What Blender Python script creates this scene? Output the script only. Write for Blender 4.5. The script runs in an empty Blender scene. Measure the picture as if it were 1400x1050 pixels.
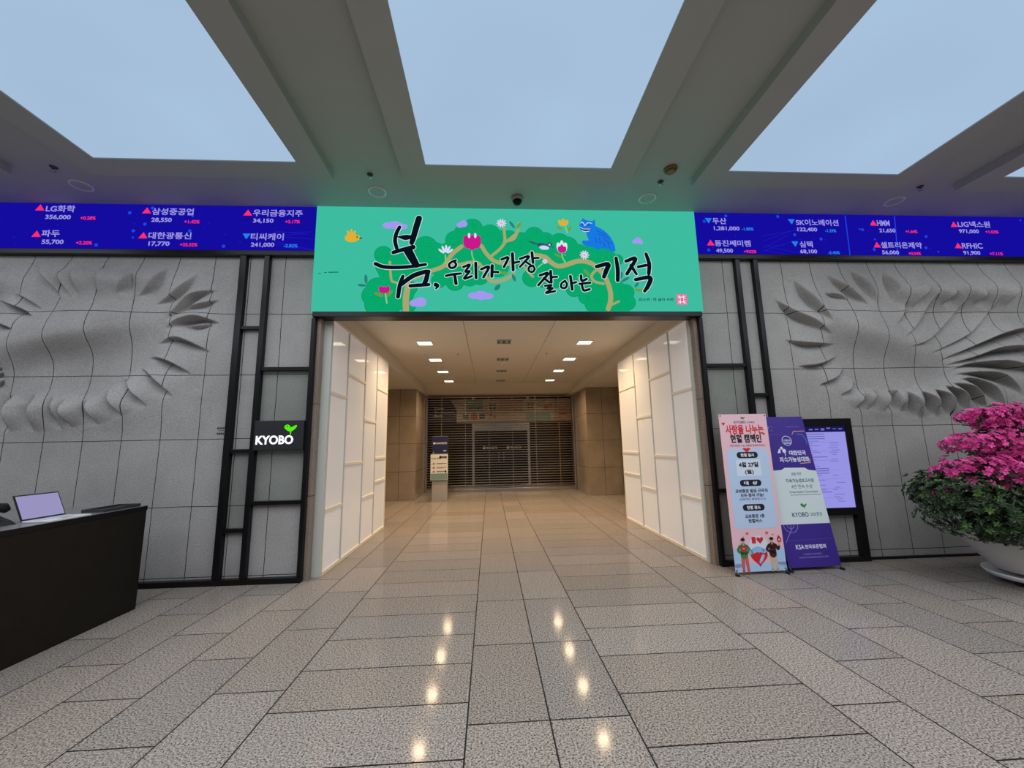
import bpy, bmesh, math, random
import numpy as np
from mathutils import Vector, Matrix
from mathutils.geometry import tessellate_polygon

PI = math.pi
S = bpy.context.scene
COL = S.collection
random.seed(7)

# ------------------------------------------------------------------ camera
cam_data = bpy.data.cameras.new('camera')
cam_data.sensor_fit = 'HORIZONTAL'
cam_data.sensor_width = 36.0
cam_data.lens = 543.236 / 1400.0 * 36.0
cam_data.clip_start = 0.05
camera = bpy.data.objects.new('camera', cam_data)
COL.objects.link(camera)
EYE = Vector((0, 0, 1.5))
_r = Vector((0.99829456, -0.05510983, -0.01925817))
_u = Vector((0.01061856, -0.15296688, 0.98817427))
_f = Vector((0.05740398, 0.98669349, 0.15212082))
camera.matrix_world = Matrix(((_r.x, _u.x, -_f.x, EYE.x), (_r.y, _u.y, -_f.y, EYE.y),
                              (_r.z, _u.z, -_f.z, EYE.z), (0, 0, 0, 1)))
S.camera = camera

# ------------------------------------------------------------------ world, big lights, exposure
S.view_settings.view_transform = 'Standard'
S.view_settings.look = 'None'
S.view_settings.gamma = 1.0
S.view_settings.use_curve_mapping = False
S.view_settings.exposure = 0.0
S.cycles.max_bounces = 8
S.cycles.diffuse_bounces = 4
S.cycles.glossy_bounces = 4
S.cycles.transparent_max_bounces = 12
S.cycles.sample_clamp_indirect = 4.0
S.cycles.caustics_reflective = False
S.cycles.caustics_refractive = False
S.cycles.use_denoising = True

world = bpy.data.worlds.new('hall_daylight')
S.world = world
world.use_nodes = True
world.node_tree.nodes['Background'].inputs[0].default_value = (0.82, 0.88, 1.0, 1)
world.node_tree.nodes['Background'].inputs[1].default_value = 0.16


def area_lamp(name, loc, sx, sy, power, color, rot=(0, 0, 0), spread=PI):
    d = bpy.data.lights.new(name, 'AREA')
    d.shape = 'RECTANGLE'
    d.size, d.size_y, d.energy, d.color, d.spread = sx, sy, power, color, spread
    o = bpy.data.objects.new(name, d)
    COL.objects.link(o)
    o.location, o.rotation_euler = loc, rot
    return o


PANEL_X = (-6.52, -3.07, 0.36, 3.78, 7.17)       # centres of the ceiling light panels
PANEL_Y0, PANEL_Y1, PANEL_W, PANEL_Z = -3.0, 3.97, 2.06, 4.54
for px in PANEL_X:
    area_lamp('panel_lamp', (px, (PANEL_Y0 + PANEL_Y1) / 2, PANEL_Z - 0.02), PANEL_W - 0.05, PANEL_Y1 - PANEL_Y0 - 0.05,
              122.0, (0.96, 0.97, 1.0))
LAMP_X, LAMP_Y, HALL_Z = (-1.21, 1.86), (7.42, 8.92, 10.37, 11.93), 3.45
for lx in LAMP_X:
    for ly in LAMP_Y:
        area_lamp('downlight_lamp', (lx, ly, HALL_Z - 0.03), 0.16, 0.16, 33.0, (1.0, 0.71, 0.42), spread=math.radians(150))


# ------------------------------------------------------------------ helpers: materials
def srgb(r, g, b):
    f = lambda c: (c / 255 / 12.92) if c / 255 <= 0.04045 else ((c / 255 + 0.055) / 1.055) ** 2.4
    return (f(r), f(g), f(b), 1)


def new_mat(name):
    m = bpy.data.materials.new(name)
    m.use_nodes = True
    nt = m.node_tree
    return m, nt, nt.nodes['Principled BSDF']


def plain(name, col, rough=0.5, metal=0.0, var=0.06, scale=40, coat=0.0, bump=0.0):
    """principled surface whose colour wavers a little with a noise"""
    m, nt, p = new_mat(name)
    N, L = nt.nodes, nt.links
    tc = N.new('ShaderNodeTexCoord')
    no = N.new('ShaderNodeTexNoise'); no.inputs['Scale'].default_value = scale
    no.inputs['Detail'].default_value = 3
    L.new(tc.outputs['Object'], no.inputs['Vector'])
    mx = N.new('ShaderNodeMix'); mx.data_type = 'RGBA'
    mx.inputs[6].default_value = tuple(c * (1 - var) for c in col[:3]) + (1,)
    mx.inputs[7].default_value = tuple(min(1, c * (1 + var)) for c in col[:3]) + (1,)
    L.new(no.outputs['Fac'], mx.inputs[0])
    L.new(mx.outputs[2], p.inputs['Base Color'])
    p.inputs['Roughness'].default_value = rough
    p.inputs['Metallic'].default_value = metal
    p.inputs['Coat Weight'].default_value = coat
    if bump:
        b = N.new('ShaderNodeBump'); b.inputs['Strength'].default_value = bump; b.inputs['Distance'].default_value = 0.004
        L.new(no.outputs['Fac'], b.inputs['Height']); L.new(b.outputs['Normal'], p.inputs['Normal'])
    return m


def glow(name, col, strength=1.0, sample=False, var=0.0, scale=1.0):
    """a surface that gives off light: lamp, screen or backlit film"""
    m, nt, p = new_mat(name)
    p.inputs['Base Color'].default_value = (0, 0, 0, 1)
    p.inputs['Roughness'].default_value = 0.6
    p.inputs['Specular IOR Level'].default_value = 0.0
    p.inputs['Emission Color'].default_value = col
    p.inputs['Emission Strength'].default_value = strength
    if var:
        N, L = nt.nodes, nt.links
        tc = N.new('ShaderNodeTexCoord'); no = N.new('ShaderNodeTexNoise'); no.inputs['Scale'].default_value = scale
        no.inputs['Detail'].default_value = 1
        L.new(tc.outputs['Object'], no.inputs['Vector'])
        mx = N.new('ShaderNodeMix'); mx.data_type = 'RGBA'
        mx.inputs[6].default_value = tuple(c * (1 - var) for c in col[:3]) + (1,)
        mx.inputs[7].default_value = tuple(c * (1 + var) for c in col[:3]) + (1,)
        L.new(no.outputs['Fac'], mx.inputs[0]); L.new(mx.outputs[2], p.inputs['Emission Color'])
    if not sample:
        m.cycles.emission_sampling = 'NONE'
    return m


def math_node(nt, op, a, b=None):
    n = nt.nodes.new('ShaderNodeMath'); n.operation = op
    for i, v in enumerate((a, b)):
        if v is None: continue
        if isinstance(v, (int, float)): n.inputs[i].default_value = v
        else: nt.links.new(v, n.inputs[i])
    return n.outputs[0]


def joint_mask(nt, coord, offset, step, width):
    x = math_node(nt, 'SUBTRACT', coord, offset)
    x = math_node(nt, 'DIVIDE', x, step)
    x = math_node(nt, 'ADD', x, 0.5)
    x = math_node(nt, 'FRACT', x)
    x = math_node(nt, 'SUBTRACT', x, 0.5)
    x = math_node(nt, 'ABSOLUTE', x)
    x = math_node(nt, 'MULTIPLY', x, step)
    return math_node(nt, 'LESS_THAN', x, width / 2)


def stone(name, light, dark, speck, jx=None, jz=None, joint=(0.02, 0.02, 0.02), rough=0.75, bump=0.5, grain=90, axis='X', tone=0.25,
          jw=0.008, spec=0.3):
    """granite: speckle, broad tone changes and (optionally) dark joints at (offset, step) along an axis and z"""
    m, nt, p = new_mat(name)
    N, L = nt.nodes, nt.links
    geo = N.new('ShaderNodeNewGeometry')
    pos = geo.outputs['Position']
    n1 = N.new('ShaderNodeTexNoise'); n1.inputs['Scale'].default_value = grain; n1.inputs['Detail'].default_value = 4
    n1.inputs['Roughness'].default_value = 0.7
    n2 = N.new('ShaderNodeTexNoise'); n2.inputs['Scale'].default_value = 1.7; n2.inputs['Detail'].default_value = 5
    n3 = N.new('ShaderNodeTexVoronoi'); n3.inputs['Scale'].default_value = grain * 1.6
    for n in (n1, n2, n3): L.new(pos, n.inputs['Vector'])
    rp = N.new('ShaderNodeValToRGB'); rp.color_ramp.elements[0].position = 0.36; rp.color_ramp.elements[1].position = 0.64
    rp.color_ramp.elements[0].color = dark; rp.color_ramp.elements[1].color = light
    L.new(n1.outputs['Fac'], rp.inputs[0])
    sp = N.new('ShaderNodeMix'); sp.data_type = 'RGBA'; sp.inputs[7].default_value = speck
    L.new(math_node(nt, 'MULTIPLY', math_node(nt, 'LESS_THAN', n3.outputs['Distance'], 0.28), 0.6), sp.inputs[0])
    L.new(rp.outputs[0], sp.inputs[6])
    tn = N.new('ShaderNodeMix'); tn.data_type = 'RGBA'; tn.blend_type = 'MULTIPLY'; tn.inputs[0].default_value = 1.0
    mr = N.new('ShaderNodeMapRange'); mr.inputs[1].default_value = 0.3; mr.inputs[2].default_value = 0.7
    mr.inputs[3].default_value = 1 - tone; mr.inputs[4].default_value = 1.0
    L.new(n2.outputs['Fac'], mr.inputs[0])
    cc = N.new('ShaderNodeCombineColor')
    for i in range(3): L.new(mr.outputs[0], cc.inputs[i])
    L.new(sp.outputs[2], tn.inputs[6]); L.new(cc.outputs[0], tn.inputs[7])
    col = tn.outputs[2]
    if jx or jz:
        sx = N.new('ShaderNodeSeparateXYZ'); L.new(pos, sx.inputs[0])
        masks = []
        wob = N.new('ShaderNodeTexNoise'); wob.inputs['Scale'].default_value = 2.5; L.new(pos, wob.inputs['Vector'])
        w = math_node(nt, 'MULTIPLY', math_node(nt, 'SUBTRACT', wob.outputs['Fac'], 0.5), 0.012)
        if jx: masks.append(joint_mask(nt, math_node(nt, 'ADD', sx.outputs[axis], w), jx[0], jx[1], jw))
        if jz: masks.append(joint_mask(nt, math_node(nt, 'ADD', sx.outputs['Z'], w), jz[0], jz[1], jw))
        mk = masks[0] if len(masks) == 1 else math_node(nt, 'MAXIMUM', masks[0], masks[1])
        jm = N.new('ShaderNodeMix'); jm.data_type = 'RGBA'; jm.inputs[7].default_value = joint + (1,)
        L.new(mk, jm.inputs[0]); L.new(col, jm.inputs[6]); col = jm.outputs[2]
    L.new(col, p.inputs['Base Color'])
    p.inputs['Roughness'].default_value = rough
    p.inputs['Specular IOR Level'].default_value = spec
    if bump:
        b = N.new('ShaderNodeBump'); b.inputs['Strength'].default_value = bump; b.inputs['Distance'].default_value = 0.006
        L.new(n1.outputs['Fac'], b.inputs['Height']); L.new(b.outputs['Normal'], p.inputs['Normal'])
    return m


# ------------------------------------------------------------------ helpers: geometry
class Shape:
    """collects polygons, each with a material index"""
    def __init__(self):
        self.v, self.f, self.mi, self.sm = [], [], [], []

    def add(self, verts, faces, mi=0, smooth=False):
        o = len(self.v)
        self.v += [tuple(p) for p in verts]
        for f in faces:
            self.f.append(tuple(i + o for i in f)); self.mi.append(mi); self.sm.append(smooth)
        return self

    def box(self, x0, x1, y0, y1, z0, z1, mi=0, bev=0.0):
        if bev:
            bm = bmesh.new()
            bmesh.ops.create_cube(bm, size=1)
            for q in bm.verts:
                q.co = (x0 + (q.co.x + .5) * (x1 - x0), y0 + (q.co.y + .5) * (y1 - y0), z0 + (q.co.z + .5) * (z1 - z0))
            bmesh.ops.bevel(bm, geom=bm.edges[:], offset=bev, segments=2, profile=.6, affect='EDGES', clamp_overlap=True)
            bm.verts.index_update()
            self.add([q.co for q in bm.verts], [[q.index for q in f.verts] for f in bm.faces], mi)
            bm.free()
            return self
        v = [(x, y, z) for z in (z0, z1) for y in (y0, y1) for x in (x0, x1)]
        return self.add(v, [(0, 2, 3, 1), (4, 5, 7, 6), (0, 1, 5, 4), (2, 6, 7, 3), (0, 4, 6, 2), (1, 3, 7, 5)], mi)

    def lathe(self, prof, cx=0, cy=0, cz=0, n=32, mi=0, smooth=True, caps=True):
        v = []
        for r, z in prof:
            for i in range(n):
                a = 2 * PI * i / n
                v.append((cx + r * math.cos(a), cy + r * math.sin(a), cz + z))
        fs = []
        for k in range(len(prof) - 1):
            for i in range(n):
                j = (i + 1) % n
                fs.append((k * n + i, k * n + j, (k + 1) * n + j, (k + 1) * n + i))
        self.add(v, fs, mi, smooth)
        if caps:
            o = len(self.v) - len(v)
            for k, rev in ((0, True), (len(prof) - 1, False)):
                if prof[k][0] > 1e-5:
                    ring = [o + k * n + i for i in range(n)]
                    self.f.append(tuple(ring[::-1] if rev else ring)); self.mi.append(mi); self.sm.append(False)
        return self

    def tube(self, pts, r, n=10, mi=0):
        pts = [Vector(p) for p in pts]
        rs = r if isinstance(r, (list, tuple)) else [r] * len(pts)
        rings = []
        for i, p in enumerate(pts):
            d = (pts[min(i + 1, len(pts) - 1)] - pts[max(i - 1, 0)]).normalized()
            a = d.orthogonal().normalized() if abs(d.z) > .99 else d.cross(Vector((0, 0, 1))).normalized()
            b = d.cross(a)
            rings.append([p + (a * math.cos(2 * PI * k / n) + b * math.sin(2 * PI * k / n)) * rs[i] for k in range(n)])
        v = [q for rg in rings for q in rg]
        fs = [(i * n + k, i * n + (k + 1) % n, (i + 1) * n + (k + 1) % n, (i + 1) * n + k) for i in range(len(pts) - 1) for k in range(n)]
        self.add(v, fs, mi, True)
        self.add(rings[0], [tuple(range(n))[::-1]], mi); self.add(rings[-1], [tuple(range(n))], mi)
        return self

    def flat(self, pts, mi=0, plane=None):
        """filled polygon from 2D points, placed by plane(u, v) -> 3D"""
        tri = tessellate_polygon([[Vector((p[0], p[1], 0)) for p in pts]])
        v = [plane(*p) for p in pts]
        return self.add(v, [t for t in tri], mi)

    def done(self, name, mats, parent=None, loc=None):
        me = bpy.data.meshes.new(name)
        me.from_pydata(self.v, [], self.f)
        for m in (mats if isinstance(mats, (list, tuple)) else [mats]): me.materials.append(m)
        me.polygons.foreach_set('material_index', self.mi)
        me.polygons.foreach_set('use_smooth', self.sm)
        me.update()
        o = bpy.data.objects.new(name, me)
        COL.objects.link(o)
        if parent: o.parent = parent
        if loc: o.location = loc
        return o


def fix_normals(o):
    bm = bmesh.new(); bm.from_mesh(o.data)
    bmesh.ops.recalc_face_normals(bm, faces=bm.faces[:]); bm.to_mesh(o.data); bm.free()
    return o


def tag(o, label, cat, group=None, kind=None):
    o['label'] = label; o['category'] = cat
    if group: o['group'] = group
    if kind: o['kind'] = kind
    return o


def thing(name, label, cat, loc=(0, 0, 0), group=None):
    o = bpy.data.objects.new(name, None)
    o.empty_display_size = 0.1
    COL.objects.link(o); o.location = loc
    return tag(o, label, cat, group)


def struct(name, shape, mats, label=None):
    o = shape.done(name, mats)
    o['kind'] = 'structure'
    if label: o['label'] = label
    return o


def copy_thing(root, loc, label):
    """a copy of a thing and of its parts and sub-parts"""
    r = root.copy(); COL.objects.link(r); r.location = loc; r['label'] = label
    for ch in list(root.children):
        c = ch.copy(); COL.objects.link(c); c.parent = r
        for g in ch.children:
            d = g.copy(); COL.objects.link(d); d.parent = c
    return r


_dg = [None]
def text_mesh(body, bold=0.0):
    """outline of a text as 2D verts and faces"""
    cu = bpy.data.curves.new('writing', 'FONT')
    cu.body = body; cu.offset = bold; cu.resolution_u = 4
    o = bpy.data.objects.new('writing', cu)
    COL.objects.link(o)
    dg = bpy.context.evaluated_depsgraph_get()
    me = bpy.data.meshes.new_from_object(o.evaluated_get(dg))
    v = [(p.co.x, p.co.y) for p in me.vertices]
    f = [tuple(q.vertices) for q in me.polygons]
    bpy.data.objects.remove(o); bpy.data.meshes.remove(me); bpy.data.curves.remove(cu)
    return v, f


def write(shape, body, u0, u1, vc, h, plane, mi=0, bold=0.012, keep=False):
    """lettering stretched from u0 to u1, centred on v = vc with height h; plane(u, v) -> 3D"""
    v, f = text_mesh(body, bold)
    if not v: return
    xs = [p[0] for p in v]; ys = [p[1] for p in v]
    sx = (u1 - u0) / (max(xs) - min(xs)); sy = h / (max(ys) - min(ys))
    if keep:
        c = (u0 + u1) / 2; sx = sy; u0 = c - sx * (max(xs) - min(xs)) / 2
    mx, my = min(xs), (min(ys) + max(ys)) / 2
    shape.add([plane(u0 + (p[0] - mx) * sx, vc + (p[1] - my) * sy) for p in v], f, mi)


def disc_pts(cx, cy, rx, ry=None, rot=0, n=24):
    ry = rx if ry is None else ry
    c, s = math.cos(math.radians(rot)), math.sin(math.radians(rot))
    return [(cx + rx * math.cos(2 * PI * i / n) * c - ry * math.sin(2 * PI * i / n) * s,
             cy + rx * math.cos(2 * PI * i / n) * s + ry * math.sin(2 * PI * i / n) * c) for i in range(n)]


def round_rect(u0, u1, v0, v1, r, n=5):
    pts = []
    for cx, cy, a0 in ((u1 - r, v1 - r, 0), (u0 + r, v1 - r, 90), (u0 + r, v0 + r, 180), (u1 - r, v0 + r, 270)):
        for i in range(n + 1):
            a = math.radians(a0 + 90 * i / n); pts.append((cx + r * math.cos(a), cy + r * math.sin(a)))
    return pts


def smooth_line(pts, per=6):
    """Catmull-Rom through (x, y, w) points"""
    if len(pts) < 3: return pts
    P = [np.array(p, float) for p in pts]
    P = [2 * P[0] - P[1]] + P + [2 * P[-1] - P[-2]]
    out = []
    for i in range(1, len(P) - 2):
        for k in range(per):
            t = k / per
            a, b, c, d = P[i - 1], P[i], P[i + 1], P[i + 2]
            out.append(.5 * ((2 * b) + (c - a) * t + (2 * a - 5 * b + 4 * c - d) * t * t + (3 * b - a - 3 * c + d) * t ** 3))
    out.append(P[-2])
    return [tuple(p) for p in out]


def stroke(shape, pts, plane, mi=0, grow=0.0, smooth=True):
    """brush stroke: quads along the line plus round ends"""
    L = smooth_line(pts) if smooth else pts
    n = len(L)
    left, right = [], []
    for i, (x, y, w) in enumerate(L):
        a, b = L[max(i - 1, 0)], L[min(i + 1, n - 1)]
        dx, dy = b[0] - a[0], b[1] - a[1]
        d = math.hypot(dx, dy) or 1e-6
        h = max(w, .0005) / 2 + grow
        left.append((x - dy / d * h, y + dx / d * h)); right.append((x + dy / d * h, y - dx / d * h))
    v = [plane(*p) for p in left + right]
    shape.add(v, [(i, n + i, n + i + 1, i + 1) for i in range(n - 1)], mi)
    for k in (0, n - 1):
        x, y, w = L[k]
        shape.flat(disc_pts(x, y, max(w, .0005) / 2 + grow, n=12), mi, plane)


def clip_low(pts, v0):
    out = []
    for i, p in enumerate(pts):
        q = pts[(i + 1) % len(pts)]
        if p[1] >= v0: out.append(p)
        if (p[1] >= v0) != (q[1] >= v0):
            t = (v0 - p[1]) / (q[1] - p[1]); out.append((p[0] + t * (q[0] - p[0]), v0))
    return out

# ------------------------------------------------------------------ measured layout, in metres
TICKER=[[-5.626,4.572,"u","LG화학",-5.555,-5.208,4.563,0.099,"356,000",-5.546,-5.244,4.444,"+0.28%",-5.129,-4.947,4.44],[-5.615,4.216,"u","파두",-5.556,-5.342,4.226,0.098,"55,700",-5.539,-5.282,4.109,"+2.20%",-5.135,-4.945,4.104],[-4.343,4.552,"u","삼성중공업",-4.279,-3.77,4.543,0.101,"28,550",-4.275,-4.026,4.422,"+1.42%",-3.872,-3.684,4.407],[-4.348,4.211,"u","대한광통신",-4.286,-3.764,4.212,0.099,"17,770",-4.273,-4.018,4.098,"+25.32%",-3.893,-3.68,4.092],[-3.097,4.541,"u","우리금융지주",-3.033,-2.406,4.542,0.102,"34,150",-3.024,-2.768,4.429,"+3.17%",-2.62,-2.436,4.425],[-3.089,4.216,"d","티씨케이",-3.035,-2.625,4.211,0.101,"241,000",-3.026,-2.736,4.096,"-2.82%",-2.617,-2.443,4.09],[3.053,4.52,"d","두산",3.11,3.309,4.515,0.099,"1,281,000",3.119,3.486,4.401,"-1.88%",3.517,3.686,4.4],[3.052,4.189,"u","동진쎄미켐",3.108,3.619,4.185,0.097,"49,500",3.118,3.356,4.072,"+9.03%",3.511,3.688,4.065],[4.252,4.52,"d","SK이노베이션",4.315,4.942,4.51,0.1,"122,400",4.322,4.612,4.4,"-1.29%",4.728,4.89,4.388],[4.261,4.186,"d","심텍",4.324,4.516,4.181,0.098,"68,100",4.32,4.565,4.072,"-3.40%",4.723,4.894,4.06],[5.465,4.514,"u","HMM",5.52,5.707,4.515,0.09,"21,650",5.533,5.775,4.398,"+1.64%",5.928,6.105,4.392],[5.464,4.182,"u","셀트리온제약",5.518,6.133,4.182,0.099,"56,000",5.52,5.771,4.067,"+0.54%",5.911,6.098,4.059],[6.685,4.508,"u","LIG넥스원",6.743,7.242,4.515,0.102,"971,000",6.742,7.047,4.402,"+1.03%",7.148,7.352,4.401],[6.686,4.183,"u","RFHIC",6.742,7.056,4.183,0.089,"91,900",6.742,6.999,4.072,"+7.11%",7.142,7.345,4.065]]
FINS_LEFT=[[[[-4.117,3.3],[-3.919,3.415],[-3.776,3.571],[-3.667,3.728]],0.048],[[[-3.974,3.11],[-3.827,3.29],[-3.716,3.416],[-3.554,3.484],[-3.414,3.504]],0.067],[[[-3.824,3.262],[-3.626,3.31],[-3.386,3.387]],0.038],[[[-3.979,2.997],[-3.86,3.1],[-3.716,3.147],[-3.577,3.157],[-3.349,3.08]],0.085],[[[-3.812,3.062],[-3.679,3.043],[-3.429,3.08]],0.028],[[[-4.062,2.811],[-3.882,2.893],[-3.704,2.855],[-3.429,2.705]],0.057],[[[-4.155,2.645],[-4.009,2.635],[-3.831,2.569],[-3.628,2.431]],0.057],[[[-4.234,2.518],[-4.107,2.444],[-3.976,2.335],[-3.813,2.154]],0.057],[[[-4.405,2.393],[-4.261,2.248],[-4.155,2.131],[-4.086,2.033]],0.067],[[[-4.572,2.252],[-4.472,2.126],[-4.347,1.923]],0.067],[[[-4.764,2.139],[-4.689,2.006],[-4.625,1.831]],0.067],[[[-4.996,2.142],[-4.953,1.958],[-4.915,1.802]],0.067],[[[-5.148,2.17],[-5.064,1.934],[-5.026,1.778]],0.067],[[[-5.382,2.208],[-5.335,2.059],[-5.338,1.758]],0.076],[[[-5.617,2.203],[-5.636,2.063],[-5.603,1.762]],0.076],[[[-4.328,3.395],[-4.194,3.521],[-4.122,3.667],[-4.032,3.814]],0.048],[[[-4.54,3.424],[-4.47,3.568],[-4.437,3.733]],0.048],[[[-4.758,3.375],[-4.741,3.577],[-4.751,3.859]],0.038],[[[-4.974,3.385],[-5.023,3.614],[-5.125,3.856]],0.038],[[[-5.086,3.384],[-5.173,3.585],[-5.284,3.758]],0.038],[[[-5.163,3.327],[-5.305,3.546],[-5.64,3.901]],0.038],[[[-5.378,3.233],[-5.549,3.355],[-5.731,3.44]],0.028],[[[-5.447,3.131],[-5.626,3.252],[-5.972,3.374]],0.067],[[[-5.641,2.974],[-5.794,3.048],[-6.002,3.104]],0.048],[[[-5.755,2.756],[-5.888,2.811],[-6.017,2.848]],0.019],[[[-5.779,2.702],[-5.876,2.738],[-6.002,2.757]],0.019],[[[-5.777,2.639],[-5.862,2.657],[-5.987,2.667]],0.019],[[[-5.777,2.585],[-5.851,2.585],[-5.973,2.586]],0.019],[[[-5.776,2.531],[-5.84,2.523],[-5.96,2.506]],0.019],[[[-5.785,2.487],[-5.83,2.46],[-5.946,2.426]],0.019],[[[-6.023,3.43],[-5.987,3.619],[-5.932,3.802]],0.076],[[[-5.779,2.398],[-5.844,2.346],[-5.964,2.294]],0.028]]
FINS_RIGHT=[[[[4.623,2.889],[4.398,3.076],[4.146,3.221],[3.9,3.42]],0.067],[[[4.626,3.055],[4.454,3.326],[4.333,3.516],[4.211,3.707]],0.067],[[[4.667,2.766],[4.377,2.778],[4.133,2.81],[3.983,2.841]],0.048],[[[4.695,2.604],[4.529,2.534],[4.336,2.486],[4.12,2.477]],0.038],[[[4.774,2.442],[4.643,2.333],[4.51,2.265],[4.379,2.207]],0.038],[[[4.88,2.261],[4.782,2.163],[4.644,2.067]],0.038],[[[4.971,2.122],[4.888,1.985],[4.82,1.879]],0.048],[[[5.11,2.15],[5.05,1.973],[5.012,1.866]],0.048],[[[5.305,2.137],[5.295,2.019],[5.234,1.844]],0.048],[[[5.451,2.136],[5.453,1.968],[5.451,1.84]],0.057],[[[5.564,2.125],[5.662,1.975],[5.712,1.739]],0.067],[[[5.752,2.122],[5.895,1.992],[5.967,1.764]],0.076],[[[5.934,2.14],[6.113,2.028],[6.186,1.761]],0.085],[[[6.091,2.188],[6.332,2.066],[6.41,1.826]],0.085],[[[6.193,2.218],[6.478,2.154],[6.667,1.942],[6.712,1.852]],0.085],[[[6.309,2.267],[6.556,2.274],[6.828,2.14],[7.012,1.857]],0.085],[[[6.28,2.338],[6.607,2.365],[6.948,2.342],[7.184,2.187],[7.295,2.014]],0.095],[[[6.26,2.399],[6.547,2.488],[6.943,2.516],[7.251,2.483],[7.494,2.398],[7.676,2.243]],0.104],[[[6.198,2.461],[6.564,2.57],[6.948,2.692],[7.306,2.722],[7.621,2.699],[7.867,2.572]],0.104],[[[6.114,2.522],[6.43,2.654],[6.774,2.798],[7.106,2.912],[7.522,2.985],[7.966,2.973]],0.095],[[[5.995,2.626],[6.25,2.727],[6.489,2.841],[6.663,2.945],[6.972,3.21],[7.151,3.469]],0.028],[[[5.658,2.71],[5.917,2.781],[6.087,2.884],[6.241,3.009],[6.464,3.199],[6.655,3.436]],0.038],[[[5.597,2.844],[5.805,2.989],[5.982,3.189],[6.206,3.51]],0.038],[[[5.53,3.011],[5.669,3.189],[5.744,3.37]],0.038],[[[5.555,3.338],[5.601,3.541],[5.525,3.8]],0.067],[[[5.337,3.327],[5.222,3.604],[5.056,3.852]],0.048],[[[5.214,3.295],[4.97,3.507],[4.811,3.656],[4.68,3.785]],0.048],[[[4.938,3.369],[4.779,3.443],[4.56,3.474]],0.028],[[[5.833,3.263],[5.989,3.52],[5.96,3.661]],0.057],[[[6.266,3.306],[6.402,3.5]],0.048],[[[6.738,3.306],[6.852,3.479]],0.048],[[[7.222,3.285],[7.369,3.59]],0.038]]
ART_CROWN=[[0.867,0.765,0.11],[0.909,0.605,0.129],[0.808,0.308,0.138],[0.756,0.211,0.138],[0.796,0.094,0.138],[0.958,0.172,0.202],[1.103,0.25,0.166],[1.198,0.075,0.092],[1.212,0.31,0.092],[1.024,0.447,0.184],[1.094,0.647,0.184],[0.948,0.526,0.129],[1.408,0.872,0.147],[1.522,0.791,0.147],[1.392,0.689,0.166],[1.543,0.65,0.147],[1.244,0.608,0.11],[1.675,0.49,0.129],[1.582,0.41,0.092],[1.692,0.833,0.101],[1.787,0.978,0.12],[1.901,1.062,0.129],[2.017,1.146,0.129],[2.112,0.981,0.184],[2.248,1.066,0.129],[2.208,0.921,0.184],[1.959,0.856,0.221],[2.383,1.005,0.11],[2.499,1.006,0.11],[2.418,0.82,0.184],[1.863,0.652,0.221],[2.11,0.613,0.221],[1.788,0.391,0.11],[1.976,0.452,0.11],[2.109,0.472,0.11],[2.339,0.615,0.147],[2.439,0.883,0.16],[2.552,0.944,0.106],[2.665,0.985,0.106],[2.836,1.047,0.121],[2.985,0.989,0.106],[3.173,0.95,0.133],[3.285,0.911,0.124],[3.055,0.829,0.16],[2.811,0.827,0.16],[2.622,0.726,0.142],[3.433,0.813,0.115],[3.564,0.774,0.133],[3.753,0.735,0.142],[3.83,0.756,0.089],[3.943,0.717,0.071],[3.369,0.653,0.16],[3.554,0.575,0.177],[3.142,0.631,0.16],[2.899,0.649,0.16],[2.782,0.453,0.115],[2.93,0.434,0.106],[3.078,0.415,0.098],[3.265,0.416,0.124],[3.335,0.3,0.098],[3.499,0.203,0.106],[3.639,0.379,0.177],[3.606,0.107,0.133],[3.819,0.557,0.142],[3.84,0.262,0.195],[4.029,0.263,0.106],[4.039,0.127,0.106],[3.941,0.069,0.124],[3.714,0.03,0.106]]
ART_BRANCH=[[[1.173,-0.008,0.0773],[1.169,0.173,0.0773],[1.192,0.369,0.0773]],[[1.1,0.368,0.0294],[1.026,0.388,0.0294],[0.979,0.427,0.0294],[0.954,0.666,0.0294]],[[1.191,0.418,0.0552],[1.469,0.539,0.0552],[1.637,0.61,0.0552],[1.749,0.773,0.0552],[1.873,0.886,0.0552]],[[1.637,0.61,0.0442],[1.844,0.632,0.0442],[1.977,0.663,0.0442],[2.091,0.654,0.0442],[2.148,0.573,0.0442],[2.203,0.453,0.0442],[2.279,0.403,0.0442],[2.412,0.424,0.0442],[2.508,0.475,0.0442],[2.547,0.515,0.0442]],[[2.131,0.899,0.0515],[2.207,0.777,0.0515],[2.32,0.676,0.0515],[2.55,0.637,0.0515]],[[2.264,0.757,0.0368],[2.38,0.86,0.0368],[2.44,0.964,0.0368],[2.433,1.152,0.0368]],[[2.44,0.964,0.0368],[2.557,0.997,0.0368],[2.618,1.112,0.0368]],[[2.44,0.943,0.0319],[2.535,1.024,0.0319],[2.611,1.105,0.0319],[2.633,1.227,0.0319]],[[2.657,0.648,0.0319],[2.747,0.531,0.0319],[2.801,0.472,0.0319]],[[2.772,0.777,0.0639],[2.959,0.749,0.0639],[3.05,0.67,0.0639],[3.142,0.621,0.0639],[3.255,0.642,0.0639],[3.409,0.693,0.0639],[3.559,0.674,0.0639],[3.669,0.595,0.0639],[3.757,0.477,0.0639],[3.814,0.301,0.0639],[3.814,0.146,0.0639],[3.777,-0.008,0.0639]],[[3.733,0.379,0.0355],[3.621,0.408,0.0355],[3.578,0.476,0.0355],[3.629,0.555,0.0355],[3.706,0.576,0.0355]],[[3.82,0.088,0.0284],[3.926,0.136,0.0284]]]
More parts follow.
